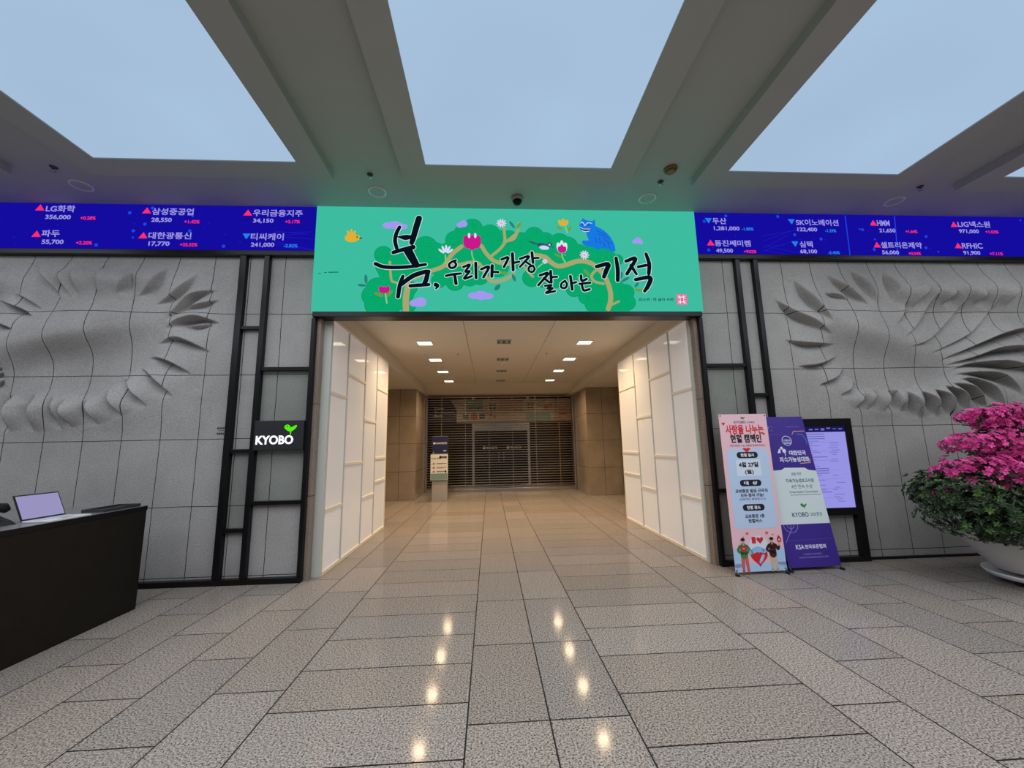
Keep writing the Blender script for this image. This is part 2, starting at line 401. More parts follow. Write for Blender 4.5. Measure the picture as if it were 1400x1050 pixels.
ART_INK=[[[1.067,1.144,0.0405],[1.028,1.051,0.0442],[1.015,0.949,0.0442],[1.04,0.848,0.0405]],[[1.317,1.272,0.0736],[1.281,1.137,0.0736],[1.246,0.992,0.0662],[1.228,0.927,0.0552]],[[1.057,1.007,0.0147],[1.142,1.001,0.0662],[1.227,1.009,0.0405]],[[0.997,0.791,0.0442],[1.108,0.828,0.0478],[1.248,0.866,0.0589]],[[1.183,0.819,0.1067],[1.242,0.708,0.0957],[1.29,0.624,0.081]],[[0.775,0.634,0.0442],[0.872,0.595,0.0442],[1.021,0.586,0.0442],[1.206,0.597,0.0405],[1.411,0.629,0.0331]],[[1.126,0.467,0.0368],[1.091,0.349,0.0478],[1.071,0.192,0.0442]],[[1.1,0.349,0.0442],[1.246,0.468,0.0552],[1.394,0.525,0.0515],[1.45,0.533,0.0478]],[[1.443,0.525,0.0515],[1.423,0.429,0.0552],[1.396,0.36,0.0515]],[[1.221,0.337,0.0405],[1.322,0.346,0.0442],[1.456,0.356,0.0368]],[[1.545,0.354,0.0515],[1.57,0.339,0.0368],[1.546,0.299,0.0129]],[[1.797,0.688,0.0258],[1.74,0.661,0.0258],[1.712,0.627,0.0258],[1.731,0.587,0.0258],[1.778,0.591,0.0258],[1.803,0.632,0.0258],[1.778,0.672,0.0221]],[[1.675,0.476,0.0258],[1.769,0.497,0.0294],[1.867,0.509,0.0239]],[[1.784,0.491,0.0331],[1.803,0.371,0.0368]],[[1.897,0.598,0.0258],[1.981,0.629,0.0258],[1.92,0.532,0.0221],[1.98,0.542,0.0239],[1.905,0.439,0.0239],[2.005,0.472,0.0258]],[[2.057,0.654,0.0331],[2.061,0.448,0.0313]],[[2.128,0.569,0.0276],[2.228,0.602,0.0294],[2.156,0.459,0.0276]],[[2.272,0.619,0.0368],[2.264,0.469,0.0331]],[[2.271,0.534,0.0239],[2.349,0.53,0.0258]],[[2.394,0.707,0.0258],[2.482,0.732,0.0294],[2.424,0.601,0.0258]],[[2.539,0.789,0.0355],[2.544,0.559,0.0337]],[[2.542,0.657,0.0266],[2.626,0.677,0.0231]],[[2.636,0.716,0.0248],[2.757,0.751,0.0266],[2.634,0.604,0.0231]],[[2.701,0.683,0.0248],[2.772,0.635,0.0231]],[[2.797,0.807,0.0319],[2.807,0.664,0.0302]],[[2.808,0.728,0.0231],[2.883,0.732,0.0231]],[[2.806,0.625,0.0231],[2.753,0.599,0.0231],[2.751,0.55,0.0231],[2.794,0.535,0.0231],[2.826,0.574,0.0231],[2.805,0.621,0.0231]],[[2.891,0.488,0.0266],[3.002,0.516,0.0302],[2.868,0.352,0.0248]],[[2.945,0.45,0.0266],[3.014,0.392,0.0248]],[[3.036,0.548,0.0319],[3.04,0.392,0.0302]],[[3.043,0.464,0.0231],[3.119,0.47,0.0231]],[[2.955,0.343,0.0213],[3.043,0.355,0.0213],[2.982,0.306,0.0195],[3.06,0.314,0.0195],[2.961,0.246,0.0213],[3.084,0.272,0.0231]],[[3.224,0.416,0.0231],[3.174,0.377,0.0231],[3.172,0.322,0.0231],[3.224,0.319,0.0231],[3.245,0.373,0.0231],[3.218,0.412,0.0231]],[[3.296,0.479,0.0319],[3.312,0.296,0.0319]],[[3.301,0.377,0.0248],[3.369,0.397,0.0231]],[[3.437,0.489,0.0284],[3.445,0.415,0.0284],[3.512,0.443,0.0248]],[[3.413,0.372,0.0266],[3.555,0.39,0.0266]],[[3.444,0.349,0.0266],[3.465,0.284,0.0284],[3.544,0.3,0.0248]],[[3.651,0.615,0.0426],[3.809,0.652,0.0532],[3.777,0.556,0.0568],[3.742,0.473,0.0461]],[[3.921,0.737,0.039],[3.934,0.577,0.0497],[3.925,0.425,0.0461]],[[4.052,0.694,0.039],[4.187,0.731,0.0461],[4.054,0.514,0.039]],[[4.116,0.634,0.039],[4.182,0.515,0.0319]],[[4.214,0.615,0.0319],[4.322,0.639,0.0355]],[[4.333,0.8,0.039],[4.366,0.66,0.0479],[4.351,0.52,0.0426]],[[4.164,0.436,0.039],[4.363,0.465,0.0532],[4.33,0.352,0.0532],[4.276,0.275,0.0355]]]
ART_HAIRLINE=[[[0.071,0.499,0.0092],[0.093,0.503,0.0092]],[[0.143,0.515,0.0092],[0.165,0.515,0.0092]],[[0.194,0.518,0.0092],[0.31,0.52,0.0092]]]
ART_ELL={"lavender":[[0.921,1.169,0.074,0.044,0],[1.006,1.175,0.092,0.055,0],[1.101,1.155,0.07,0.04,0],[1.853,1.186,0.044,0.037,0],[1.902,1.207,0.048,0.048,0],[1.28,0.11,0.066,0.048,0],[1.354,0.124,0.074,0.063,0],[2.032,0.21,0.074,0.044,0],[2.12,0.214,0.092,0.059,0],[2.21,0.204,0.07,0.044,0],[4.2,0.978,0.039,0.032,0],[4.241,0.998,0.043,0.043,0],[4.272,0.97,0.032,0.032,0]],"magenta":[[1.949,0.949,0.055,0.096,8],[2.012,0.943,0.063,0.11,0],[2.074,0.95,0.055,0.096,-8],[0.854,0.289,0.028,0.048,10],[0.894,0.281,0.033,0.048,0],[0.936,0.289,0.028,0.048,-10],[3.17,0.854,0.028,0.046,10],[3.198,0.866,0.025,0.06,0],[3.23,0.855,0.028,0.046,-10]],"petal_white":[[1.972,1.038,0.017,0.037,0],[2.053,1.039,0.017,0.037,0],[1.611,0.816,0.015,0.048,50],[1.639,0.843,0.015,0.052,22],[1.673,0.85,0.015,0.055,0],[1.702,0.842,0.015,0.052,-25],[1.726,0.817,0.015,0.048,-50]],"tulip_white":[[3.161,0.88,0.032,0.075,10],[3.2,0.901,0.028,0.085,0],[3.239,0.881,0.032,0.075,-10]],"yellow":[[0.46,0.988,0.088,0.059,0],[0.534,0.995,0.033,0.033,0],[0.421,1.044,0.017,0.052,25],[0.452,1.055,0.017,0.059,0],[0.486,1.045,0.017,0.048,-20],[3.193,1.235,0.025,0.046,25],[3.232,1.245,0.025,0.057,0],[3.272,1.236,0.025,0.046,-25]],"olive":[[0.829,0.221,0.059,0.02,-20],[0.96,0.234,0.059,0.02,50],[2.423,0.518,0.055,0.02,-10],[3.144,0.77,0.057,0.014,-25],[3.314,1.151,0.046,0.014,60],[3.172,1.163,0.046,0.014,-30],[3.515,0.535,0.057,0.021,-50],[4.201,0.291,0.06,0.021,-10],[2.632,1.19,0.05,0.02,60]],"grey_teal":[[0.661,0.429,0.02,0.063,5],[0.614,0.345,0.055,0.018,-5],[2.335,0.323,0.052,0.028,50],[2.551,0.456,0.021,0.053,20],[2.542,1.201,0.018,0.06,35],[3.977,0.498,0.018,0.05,-10],[4.03,0.439,0.064,0.018,30],[4.178,0.365,0.043,0.018,50]],"stem_green":[],"daisy_core":[[2.401,1.22,0.017,0.017,0],[3.498,0.779,0.016,0.016,0],[2.966,0.685,0.011,0.011,0]],"slate":[[2.954,0.904,0.092,0.035,-15],[3.036,0.925,0.035,0.032,0],[2.824,0.943,0.071,0.012,-20],[3.076,0.889,0.018,0.007,-30]],"bird_white":[[2.963,0.878,0.067,0.03,-5],[3.036,0.921,0.016,0.014,0]],"black":[[0.529,1.001,0.009,0.011,0],[0.574,0.985,0.018,0.009,10],[3.051,0.923,0.007,0.007,0]]}
ART_DAISY=[[2.401,1.22,0.066],[3.498,0.779,0.066],[2.966,0.685,0.039]]
ART_STEM=[[[2.006,0.82,0.0147],[2.012,0.755,0.0147],[2.038,0.678,0.0147]],[[0.911,0.23,0.0184],[0.932,0.11,0.0184]],[[1.664,0.762,0.0166],[1.671,0.651,0.0166]],[[3.196,0.8,0.016],[3.206,0.731,0.016],[3.241,0.668,0.016]],[[3.255,1.184,0.016],[3.283,1.093,0.016]],[[2.928,0.65,0.016],[2.87,0.6,0.016]]]
ART_CAT=[[3.452,1.238],[3.473,1.263],[3.504,1.313],[3.541,1.281],[3.589,1.275],[3.631,1.269],[3.667,1.295],[3.666,1.2],[3.719,1.174],[3.775,1.14],[3.826,1.092],[3.866,1.039],[3.897,0.978],[3.916,0.918],[3.923,0.837],[3.796,0.836],[3.644,0.845],[3.551,0.894],[3.495,0.924],[3.47,0.958],[3.491,0.99],[3.533,0.987],[3.567,0.991],[3.547,1.056],[3.538,1.104],[3.497,1.12],[3.46,1.144],[3.451,1.197]]
ART_CATMARK={"white":[[[3.468,1.238,0.0089],[3.495,1.251,0.0106],[3.524,1.202,0.0106]],[[3.524,1.202,0.0106],[3.568,1.244,0.0106],[3.622,1.236,0.0089]],[[3.461,1.177,0.0089],[3.506,1.153,0.0089],[3.595,1.154,0.0089]],[[3.482,1.128,0.0089],[3.527,1.116,0.0106],[3.582,1.125,0.0089]]],"dark":[[[3.468,1.165,0.0106],[3.524,1.135,0.0213],[3.598,1.146,0.0106]],[[3.48,1.218,0.0106],[3.501,1.214,0.0089]],[[3.555,1.215,0.0089],[3.593,1.207,0.0106]]],"navy":[[[3.678,1.129,0.0071],[3.753,1.099,0.0071],[3.81,1.069,0.0071]],[[3.695,1.088,0.0071],[3.77,1.054,0.0071],[3.855,1.019,0.0071]],[[3.768,1.018,0.0071],[3.823,0.973,0.0071],[3.88,0.948,0.0071]],[[3.654,1.037,0.0071],[3.669,0.956,0.0071]],[[3.711,1.027,0.0071],[3.725,0.936,0.0071]],[[3.766,0.977,0.0071],[3.781,0.896,0.0071]],[[3.823,0.957,0.0071],[3.847,0.887,0.0071]]]}
ART_SEAL=[4.774,0.163,0.073]
ART_CREDIT=[4.192,4.659,0.162]

# ------------------------------------------------------------------ materials
M_floor, nt, p = new_mat('polished_granite_floor')
N, L = nt.nodes, nt.links
geo = N.new('ShaderNodeNewGeometry')
n1 = N.new('ShaderNodeTexNoise'); n1.inputs['Scale'].default_value = 95; n1.inputs['Detail'].default_value = 5; n1.inputs['Roughness'].default_value = 0.75
n2 = N.new('ShaderNodeTexNoise'); n2.inputs['Scale'].default_value = 2.0; n2.inputs['Detail'].default_value = 4
for n in (n1, n2): L.new(geo.outputs['Position'], n.inputs['Vector'])
rp = N.new('ShaderNodeValToRGB')
e = rp.color_ramp.elements
e[0].position, e[0].color = 0.40, (0.04, 0.035, 0.032, 1)
e[1].position, e[1].color = 0.50, (0.32, 0.28, 0.245, 1)
e2 = e.new(0.66); e2.color = (0.55, 0.49, 0.425, 1)
L.new(n1.outputs['Fac'], rp.inputs[0])
at = N.new('ShaderNodeAttribute'); at.attribute_name = 'tile_tone'
mu = N.new('ShaderNodeMix'); mu.data_type = 'RGBA'; mu.blend_type = 'MULTIPLY'; mu.inputs[0].default_value = 1
L.new(rp.outputs[0], mu.inputs[6]); L.new(at.outputs['Color'], mu.inputs[7])
L.new(mu.outputs[2], p.inputs['Base Color'])
mr = N.new('ShaderNodeMapRange'); mr.inputs[1].default_value = .35; mr.inputs[2].default_value = .65; mr.inputs[3].default_value = .06; mr.inputs[4].default_value = .14
L.new(n1.outputs['Fac'], mr.inputs[0]); L.new(mr.outputs[0], p.inputs['Roughness'])
p.inputs['Specular IOR Level'].default_value = 0.035
M_grout = plain('dark_grout', (0.010, 0.009, 0.008, 1), 0.95)

M_wall_l = stone('relief_granite_left', (0.46, 0.445, 0.43, 1), (0.33, 0.32, 0.31, 1), (0.26, 0.25, 0.245, 1), (-3.485, 0.435), (0.08, 0.78), tone=.2, bump=.9, grain=70)
M_wall_r = stone('relief_granite_right', (0.45, 0.435, 0.41, 1), (0.32, 0.31, 0.29, 1), (0.25, 0.24, 0.23, 1), (3.226, 0.421), (0.11, 0.775), tone=.2, bump=.9, grain=70)
M_jamb = stone('brown_granite', (0.42, 0.34, 0.28, 1), (0.2, 0.15, 0.12, 1), (0.10, 0.08, 0.07, 1), None, (0.95, 1.1), rough=.35, bump=.1)
M_pier_l = stone('pier_granite_left', (0.42, 0.345, 0.265, 1), (0.29, 0.23, 0.17, 1), (0.2, 0.14, 0.09, 1), (-2.63, 0.62), (0.0, 0.80), rough=.16, bump=0, spec=.5)
M_pier_r = stone('pier_granite_right', (0.42, 0.345, 0.265, 1), (0.29, 0.23, 0.17, 1), (0.2, 0.14, 0.09, 1), (3.40, 0.60), (0.0, 0.80), rough=.16, bump=0, spec=.5)
M_ceiling = plain('ceiling_paint', (0.43, 0.43, 0.42, 1), 0.6, var=.02, scale=3)
M_hallceil = plain('hall_ceiling_paint', (0.66, 0.61, 0.54, 1), 0.7, var=.02, scale=3)
M_black = plain('black_metal', (0.007, 0.007, 0.008, 1), 0.3, var=.1)
M_black.node_tree.nodes['Principled BSDF'].inputs['Specular IOR Level'].default_value = 0.22
M_blackmat = plain('black_plastic', (0.014, 0.014, 0.016, 1), 0.45)
M_dark = plain('dark_grey_metal', (0.06, 0.065, 0.07, 1), 0.4, .5)
M_steel = plain('brushed_steel', (0.55, 0.53, 0.50, 1), 0.25, 1.0)
M_slat = plain('shutter_steel', (0.62, 0.57, 0.52, 1), 0.2, 1.0)
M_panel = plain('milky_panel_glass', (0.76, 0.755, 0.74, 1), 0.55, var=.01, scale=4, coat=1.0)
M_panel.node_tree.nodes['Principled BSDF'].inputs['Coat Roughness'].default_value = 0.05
M_panel.node_tree.nodes['Principled BSDF'].inputs['Emission Color'].default_value = (0.86, 0.88, 0.95, 1)   # faint even glow added to brighten the panels, taken as backlighting
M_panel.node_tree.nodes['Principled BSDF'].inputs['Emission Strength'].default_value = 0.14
M_rail = plain('cream_rail', (0.78, 0.72, 0.60, 1), 0.4)
M_mullion = plain('pale_mullion', (0.55, 0.55, 0.50, 1), 0.4)
M_trim = plain('grey_green_trim', (0.52, 0.54, 0.48, 1), 0.55)
M_white = plain('white_paint', (0.75, 0.75, 0.73, 1), 0.45, var=.02)
M_grey = plain('grey_plastic', (0.35, 0.34, 0.33, 1), 0.5)
M_glass, nt, p = new_mat('tinted_glass')
N, L = nt.nodes, nt.links
tr = N.new('ShaderNodeBsdfTransparent'); tr.inputs[0].default_value = (0.92, 0.935, 0.92, 1)
gl = N.new('ShaderNodeBsdfGlossy'); gl.inputs['Roughness'].default_value = 0.05
ms = N.new('ShaderNodeMixShader'); ms.inputs[0].default_value = 0.015
L.new(tr.outputs[0], ms.inputs[1]); L.new(gl.outputs[0], ms.inputs[2]); L.new(ms.outputs[0], N['Material Output'].inputs[0])
M_store = plain('dark_store_glass', (0.008, 0.007, 0.006, 1), 0.2, var=.2, scale=2)
M_diff = glow('light_panel_film', srgb(166, 192, 219), 1.0, sample=False, var=.07, scale=.9)
M_lamp = glow('warm_lamp', (1.0, 0.86, 0.66, 1), 3.0)
M_lampdim = glow('dim_lamp', (0.9, 0.84, 0.74, 1), 0.8)
M_led = glow('led_blue', srgb(20, 12, 158), 1.0, sample=True)
M_ledspot = glow('led_light_blue', srgb(30, 70, 225), 1.0)
M_ledline = glow('led_mid_blue', srgb(32, 28, 190), 1.0)
M_ledtext = glow('led_text', srgb(158, 150, 226), 1.0)
M_ledred = glow('led_red', srgb(255, 45, 105), 1.0)
M_ledcyan = glow('led_cyan', srgb(30, 130, 235), 1.0)
ART = {k: glow('film_' + k, srgb(*c), 1.0) for k, c in dict(
    green=(8, 168, 108), leafline=(10, 142, 92), tan=(168, 165, 112), ink=(6, 18, 30), halo=(214, 240, 236), lavender=(165, 150, 240),
    magenta=(200, 24, 140), petal_white=(215, 220, 250), tulip_white=(214, 236, 236), yellow=(222, 176, 48), olive=(104, 160, 60),
    grey_teal=(40, 128, 118), stem_green=(140, 205, 130), daisy=(222, 214, 245), daisy_core=(230, 170, 200), slate=(40, 88, 112),
    bird_white=(205, 215, 240), black=(10, 20, 30), blue=(24, 120, 225), navy=(28, 70, 180), pink=(240, 90, 150)).items()}
M_film = glow('film_teal', srgb(62, 188, 160), 1.0, sample=True)
M_signlit = glow('sign_letters', (0.93, 0.92, 1.0, 1), 1.3)
M_signgreen = glow('sign_green', srgb(90, 235, 20), 1.0)
M_screen = glow('display_lavender', srgb(150, 147, 226), 1.0, sample=True)
M_screenink = glow('display_text', srgb(96, 96, 170), 1.0)
M_screenhead = glow('display_header', srgb(24, 24, 84), 1.0)
M_screenhl = glow('display_pale', srgb(110, 112, 170), 1.0)
M_laptop = glow('laptop_screen', srgb(152, 146, 190), 1.0)


def paint(name, rgb, rough=.45):
    return plain(name, srgb(*rgb), rough, var=.015, scale=60)


# ------------------------------------------------------------------ floor
cols = [-0.14, 0.315, 0.765, 1.93, 2.345, 2.84, 3.35]
while cols[-1] < 11: cols.append(cols[-1] + 0.455)
lcols = [-1.30, -1.74, -2.17]
while lcols[-1] > -10: lcols.append(lcols[-1] - 0.455)
cols = lcols[::-1] + cols
verts, faces, tones = [], [], []
rnd = random.Random(3)
for i in range(len(cols) - 1):
    x0, x1 = cols[i], cols[i + 1]
    wide = x1 - x0 > 0.9
    step = 0.4335 if wide else 0.868
    if wide: y0 = 2.19
    elif -0.2 < x0 < 0.7: y0 = 2.43
    else: y0 = 2.41 + (0.434 if i % 2 else 0.0)
    k = math.floor((-5 - y0) / step)
    while y0 + k * step < 14.5:
        a, b = y0 + k * step, y0 + (k + 1) * step
        g = 0.0045
        o = len(verts)
        verts += [(x0 + g, a + g, 0), (x1 - g, a + g, 0), (x1 - g, b - g, 0), (x0 + g, b - g, 0)]
        faces.append((o, o + 1, o + 2, o + 3))
        t = rnd.uniform(.84, 1.0); w = rnd.uniform(-.02, .02)
        tones.append((t + w, t, t - w, 1))
        k += 1
o = len(verts)
verts += [(-10.5, -5.5, -.003), (11.5, -5.5, -.003), (11.5, 15, -.003), (-10.5, 15, -.003)]
faces.append((o, o + 1, o + 2, o + 3)); tones.append((1, 1, 1, 1))
me = bpy.data.meshes.new('floor')
me.from_pydata(verts, [], faces)
me.materials.append(M_floor); me.materials.append(M_grout)
me.polygons[len(faces) - 1].material_index = 1
ca = me.color_attributes.new('tile_tone', 'FLOAT_COLOR', 'CORNER')
ca.data.foreach_set('color', [c for t in tones for _ in range(4) for c in t])
floor = bpy.data.objects.new('floor', me); COL.objects.link(floor); floor['kind'] = 'structure'


# ------------------------------------------------------------------ relief walls
def fin_height(X, Z, fin):
    pts, w = fin
    line = np.array(smooth_line([(a, b, 0) for a, b in pts], 8))[:, :2]
    n = len(line)
    seg = np.linalg.norm(np.diff(line, axis=0), axis=1)
    cum = np.concatenate([[0], np.cumsum(seg)]); tot = cum[-1]
    x0, z0 = line.min(0) - .45; x1, z1 = line.max(0) + .45
    m = (X > x0) & (X < x1) & (Z > z0) & (Z < z1)
    px, pz = X[m], Z[m]
    best = np.full(px.shape, 1e9); sd = np.zeros(px.shape); tt = np.zeros(px.shape)
    ch = line[-1] - line[0]
    up = 1.0
    nx, nz = -ch[1], ch[0]
    if nz < -1e-3 * abs(nx) or (abs(nz) < .25 * abs(nx) and nx < 0): up = -1.0
    for i in range(n - 1):
        a, b = line[i], line[i + 1]; d = b - a; l2 = d @ d + 1e-12
        t = np.clip(((px - a[0]) * d[0] + (pz - a[1]) * d[1]) / l2, 0, 1)
        qx, qz = px - a[0] - t * d[0], pz - a[1] - t * d[1]
        dist = np.hypot(qx, qz)
        s = up * np.sign(d[0] * qz - d[1] * qx) * dist
        k = dist < best
        best[k] = dist[k]; sd[k] = s[k]; tt[k] = (cum[i] + t[k] * seg[i]) / tot
    env = np.sin(np.pi * np.clip(tt, 0.0, 1)) ** 1.4
    beyond = np.maximum(best - np.abs(sd), 0)
    ww = np.maximum(.55 * w * env, .010)
    A = (0.034 + 1.55 * w) * env
    u = np.clip(1 + sd / ww, 0, 1); fall = u * u * (3 - 2 * u)
    low = -0.75 * np.exp(-np.maximum(-sd - ww, 0) / .075)
    h = np.where(sd >= 0, .55 * np.exp(-sd / .15), fall * 1.3 + low)
    H = np.zeros(X.shape); H[m] = A * h
    return H


def relief_wall(name, fins, base, x0, x1, fx0, fx1, mat):
    fz0, fz1 = 1.62, 3.955
    xs = np.concatenate([np.linspace(x0, fx0, 6)[:-1], np.arange(fx0, fx1, .0095), np.linspace(fx1, x1, 6)])
    zs = np.concatenate([np.linspace(0, fz0, 6)[:-1], np.arange(fz0, fz1, .0095), np.linspace(fz1, 4.64, 4)])
    X, Z = np.meshgrid(xs, zs)
    H = base(X, Z)
    for f in fins: H = H + fin_height(X, Z, f)
    sm = lambda t: np.clip(t, 0, 1) ** 2 * (3 - 2 * np.clip(t, 0, 1))
    H = H * sm((X - fx0) / .25) * sm((fx1 - X) / .25) * sm((Z - fz0) / .2) * sm((fz1 - Z) / .10)
    Y = 5.0 - H
    nz, nx = X.shape
    v = np.stack([X, Y, Z], -1).reshape(-1, 3)
    idx = np.arange(nz * nx).reshape(nz, nx)
    f = np.stack([idx[:-1, :-1], idx[:-1, 1:], idx[1:, 1:], idx[1:, :-1]], -1).reshape(-1, 4)
    me = bpy.data.meshes.new(name)
    me.from_pydata(v.tolist(), [], f.tolist())
    me.polygons.foreach_set('use_smooth', [True] * len(f))
    me.materials.append(mat); me.update()
    o = bpy.data.objects.new(name, me); COL.objects.link(o); o['kind'] = 'structure'
    return o


def gauss(d, lo, hi): return np.exp(-(d / np.where(d < 0, lo, hi)) ** 2)


def base_left(X, Z):
    cz = 2.90 + .20 * (X + 5.2)
    h = .20 * gauss(X + 5.05, 1.0, .8) * gauss(Z - cz, .22, .42)
    h += .10 * gauss(X + 4.9, 1.3, 1.0) * gauss(Z - 3.62, .22, .20)
    h += .05 * gauss(X + 4.7, 1.1, .9) * gauss(Z - 2.05, .22, .22)
    return h


def base_right(X, Z):
    cz = 2.98 - .28 * (X - 5.0)
    h = .17 * gauss(X - 5.05, .62, .9) * gauss(Z - cz, .27, .36)
    h += .17 * gauss(X - 6.6, 1.3, 1.6) * gauss(Z - 3.50, .20, .26)
    h += .05 * gauss(X - 5.6, .9, 1.0) * gauss(Z - 2.02, .2, .2)
    return h


relief_wall('wall_left', FINS_LEFT, base_left, -10.0, -2.19, -7.0, -3.12, M_wall_l)
relief_wall('wall_right', FINS_RIGHT, base_right, 2.81, 11.0, 3.75, 8.2, M_wall_r)
for s, x0, x1 in (('left', -2.195, -2.12), ('right', 2.74, 2.815)):
    struct('trim_jamb_' + s, Shape().box(x0, x1, 4.99, 5.12, 0, 3.2), M_jamb)
struct('wall_lintel', Shape().box(-2.19, 2.81, 5.0, 5.1, 3.2, 4.64), M_dark)
sg = Shape()
for k, z in enumerate((1.770, 1.742, 1.705)):
    for q in range(5 if k != 1 else 3):
        xx = -3.272 + q * .022 + (.02 if k == 1 else 0)
        sg.box(xx, xx + .013, 4.994, 5.0, z - (.010 if k != 1 else .002), z + (.010 if k != 1 else .002))
o = sg.done('carved_signature', plain('carved_letters', (.04, .04, .04, 1), .8))
tag(o, 'tiny dark carved signature low on the left stone relief wall', 'inscription')

# ------------------------------------------------------------------ lobby ceiling
struct('ceiling', Shape().box(-10.0, 11.0, -5.0, 5.1, 4.64, 4.75), M_ceiling)
labels = {1: 'pale blue glowing ceiling light panel above the counter on the left',
          2: 'pale blue glowing ceiling light panel in the centre above the teal banner',
          3: 'pale blue glowing ceiling light panel above the banner stands on the right',
          4: 'pale blue glowing ceiling light panel of which only a corner shows at far right',
          0: 'ceiling light panel in the row, beyond the one above the counter'}
for k, px in enumerate(PANEL_X):
    t = thing('ceiling_light_panel', labels[k], 'ceiling light', (px, 0, 0), 'ceiling light panels in a row')
    hw = PANEL_W / 2; fw = 0.285; z0, z1 = PANEL_Z, 4.64
    fr = Shape()
    fr.box(-hw - fw, -hw, PANEL_Y0, PANEL_Y1 + .27, z0, z1).box(hw, hw + fw, PANEL_Y0, PANEL_Y1 + .27, z0, z1)
    fr.box(-hw, hw, PANEL_Y1, PANEL_Y1 + .27, z0, z1)
    fr.done('frame', M_ceiling, t)
    Shape().box(-hw, hw, PANEL_Y0, PANEL_Y1, z0 + .012, z0 + .03).done('diffuser', M_diff, t)


# ceiling devices
def speaker_proto(label, loc):
    t = thing('ceiling_speaker', label, 'speaker', loc, 'round ceiling speakers')
    Shape().lathe([(.112, 0), (.112, -.008), (.098, -.012), (.090, -.006)], n=36, caps=False).done('rim', M_white, t)
    Shape().lathe([(.0001, -.006), (.05, -.005), (.092, -.005)], n=36, caps=False).done('grille', M_ceiling, t)
    return t
SPK = [((-1.36, 4.59, 4.64), 'round ceiling speaker above the left end of the teal banner'),
       ((2.08, 4.63, 4.64), 'round ceiling speaker above the right end of the teal banner'),
       ((-4.80, 4.57, 4.64), 'round ceiling speaker above the left stock ticker screen'),
       ((5.46, 4.61, 4.64), 'round ceiling speaker above the right stock ticker screen')]
sp0 = speaker_proto(SPK[0][1], SPK[0][0])
for l, t in SPK[1:]: copy_thing(sp0, l, t)


def sprinkler_proto(label, loc):
    t = thing('sprinkler', label, 'sprinkler', loc, 'sprinklers in the lobby ceiling')
    Shape().lathe([(.034, 0), (.034, -.006), (.014, -.012), (.010, -.035), (.010, -.042)], n=20).done('body', M_dark, t)
    Shape().lathe([(.0001, -.050), (.026, -.048), (.026, -.045), (.0001, -.044)], n=16).done('deflector', M_steel, t)
    return t
SPR = [((-1.353, 4.27, 4.64), 'small dark sprinkler beside the speaker left of the teal banner'),
       ((2.11, 4.30, 4.64), 'small dark sprinkler between brown detector and right end of teal banner'),
       ((-4.785, 4.25, 4.64), 'small dark sprinkler at the far left, above the stock ticker'),
       ((5.48, 4.30, 4.64), 'small dark sprinkler at the far right, beside the light panel corner')]
sr0 = sprinkler_proto(SPR[0][1], SPR[0][0])
for l, t in SPR[1:]: copy_thing(sr0, l, t)
t = thing('dome_camera', 'dome security camera on the ceiling above middle of teal banner', 'security camera', (0.384, 4.66, 4.64))
Shape().lathe([(.075, 0), (.075, -.035), (.062, -.05)], n=28).done('housing', M_grey, t)
Shape().lathe([(.060, -.05), (.055, -.075), (.036, -.098), (.0001, -.106)], n=28, caps=False).done('dome', M_black, t)
t = thing('heat_detector', 'round brown detector on the ceiling right of the central light panel', 'detector', (2.13, 4.07, 4.64))
brown = plain('brown_plastic', (0.22, 0.13, 0.045, 1), .45)
Shape().lathe([(.075, 0), (.075, -.02), (.060, -.03)], n=28).done('base', brown, t)
sh = Shape().lathe([(.052, -.03), (.052, -.045), (.040, -.055)], n=28)
for k in range(8):
    a = k * PI / 4; sh.box(.055 * math.cos(a) - .004, .055 * math.cos(a) + .004, .055 * math.sin(a) - .004, .055 * math.sin(a) + .004, -.046, -.028)
sh.done('sensor', brown, t)

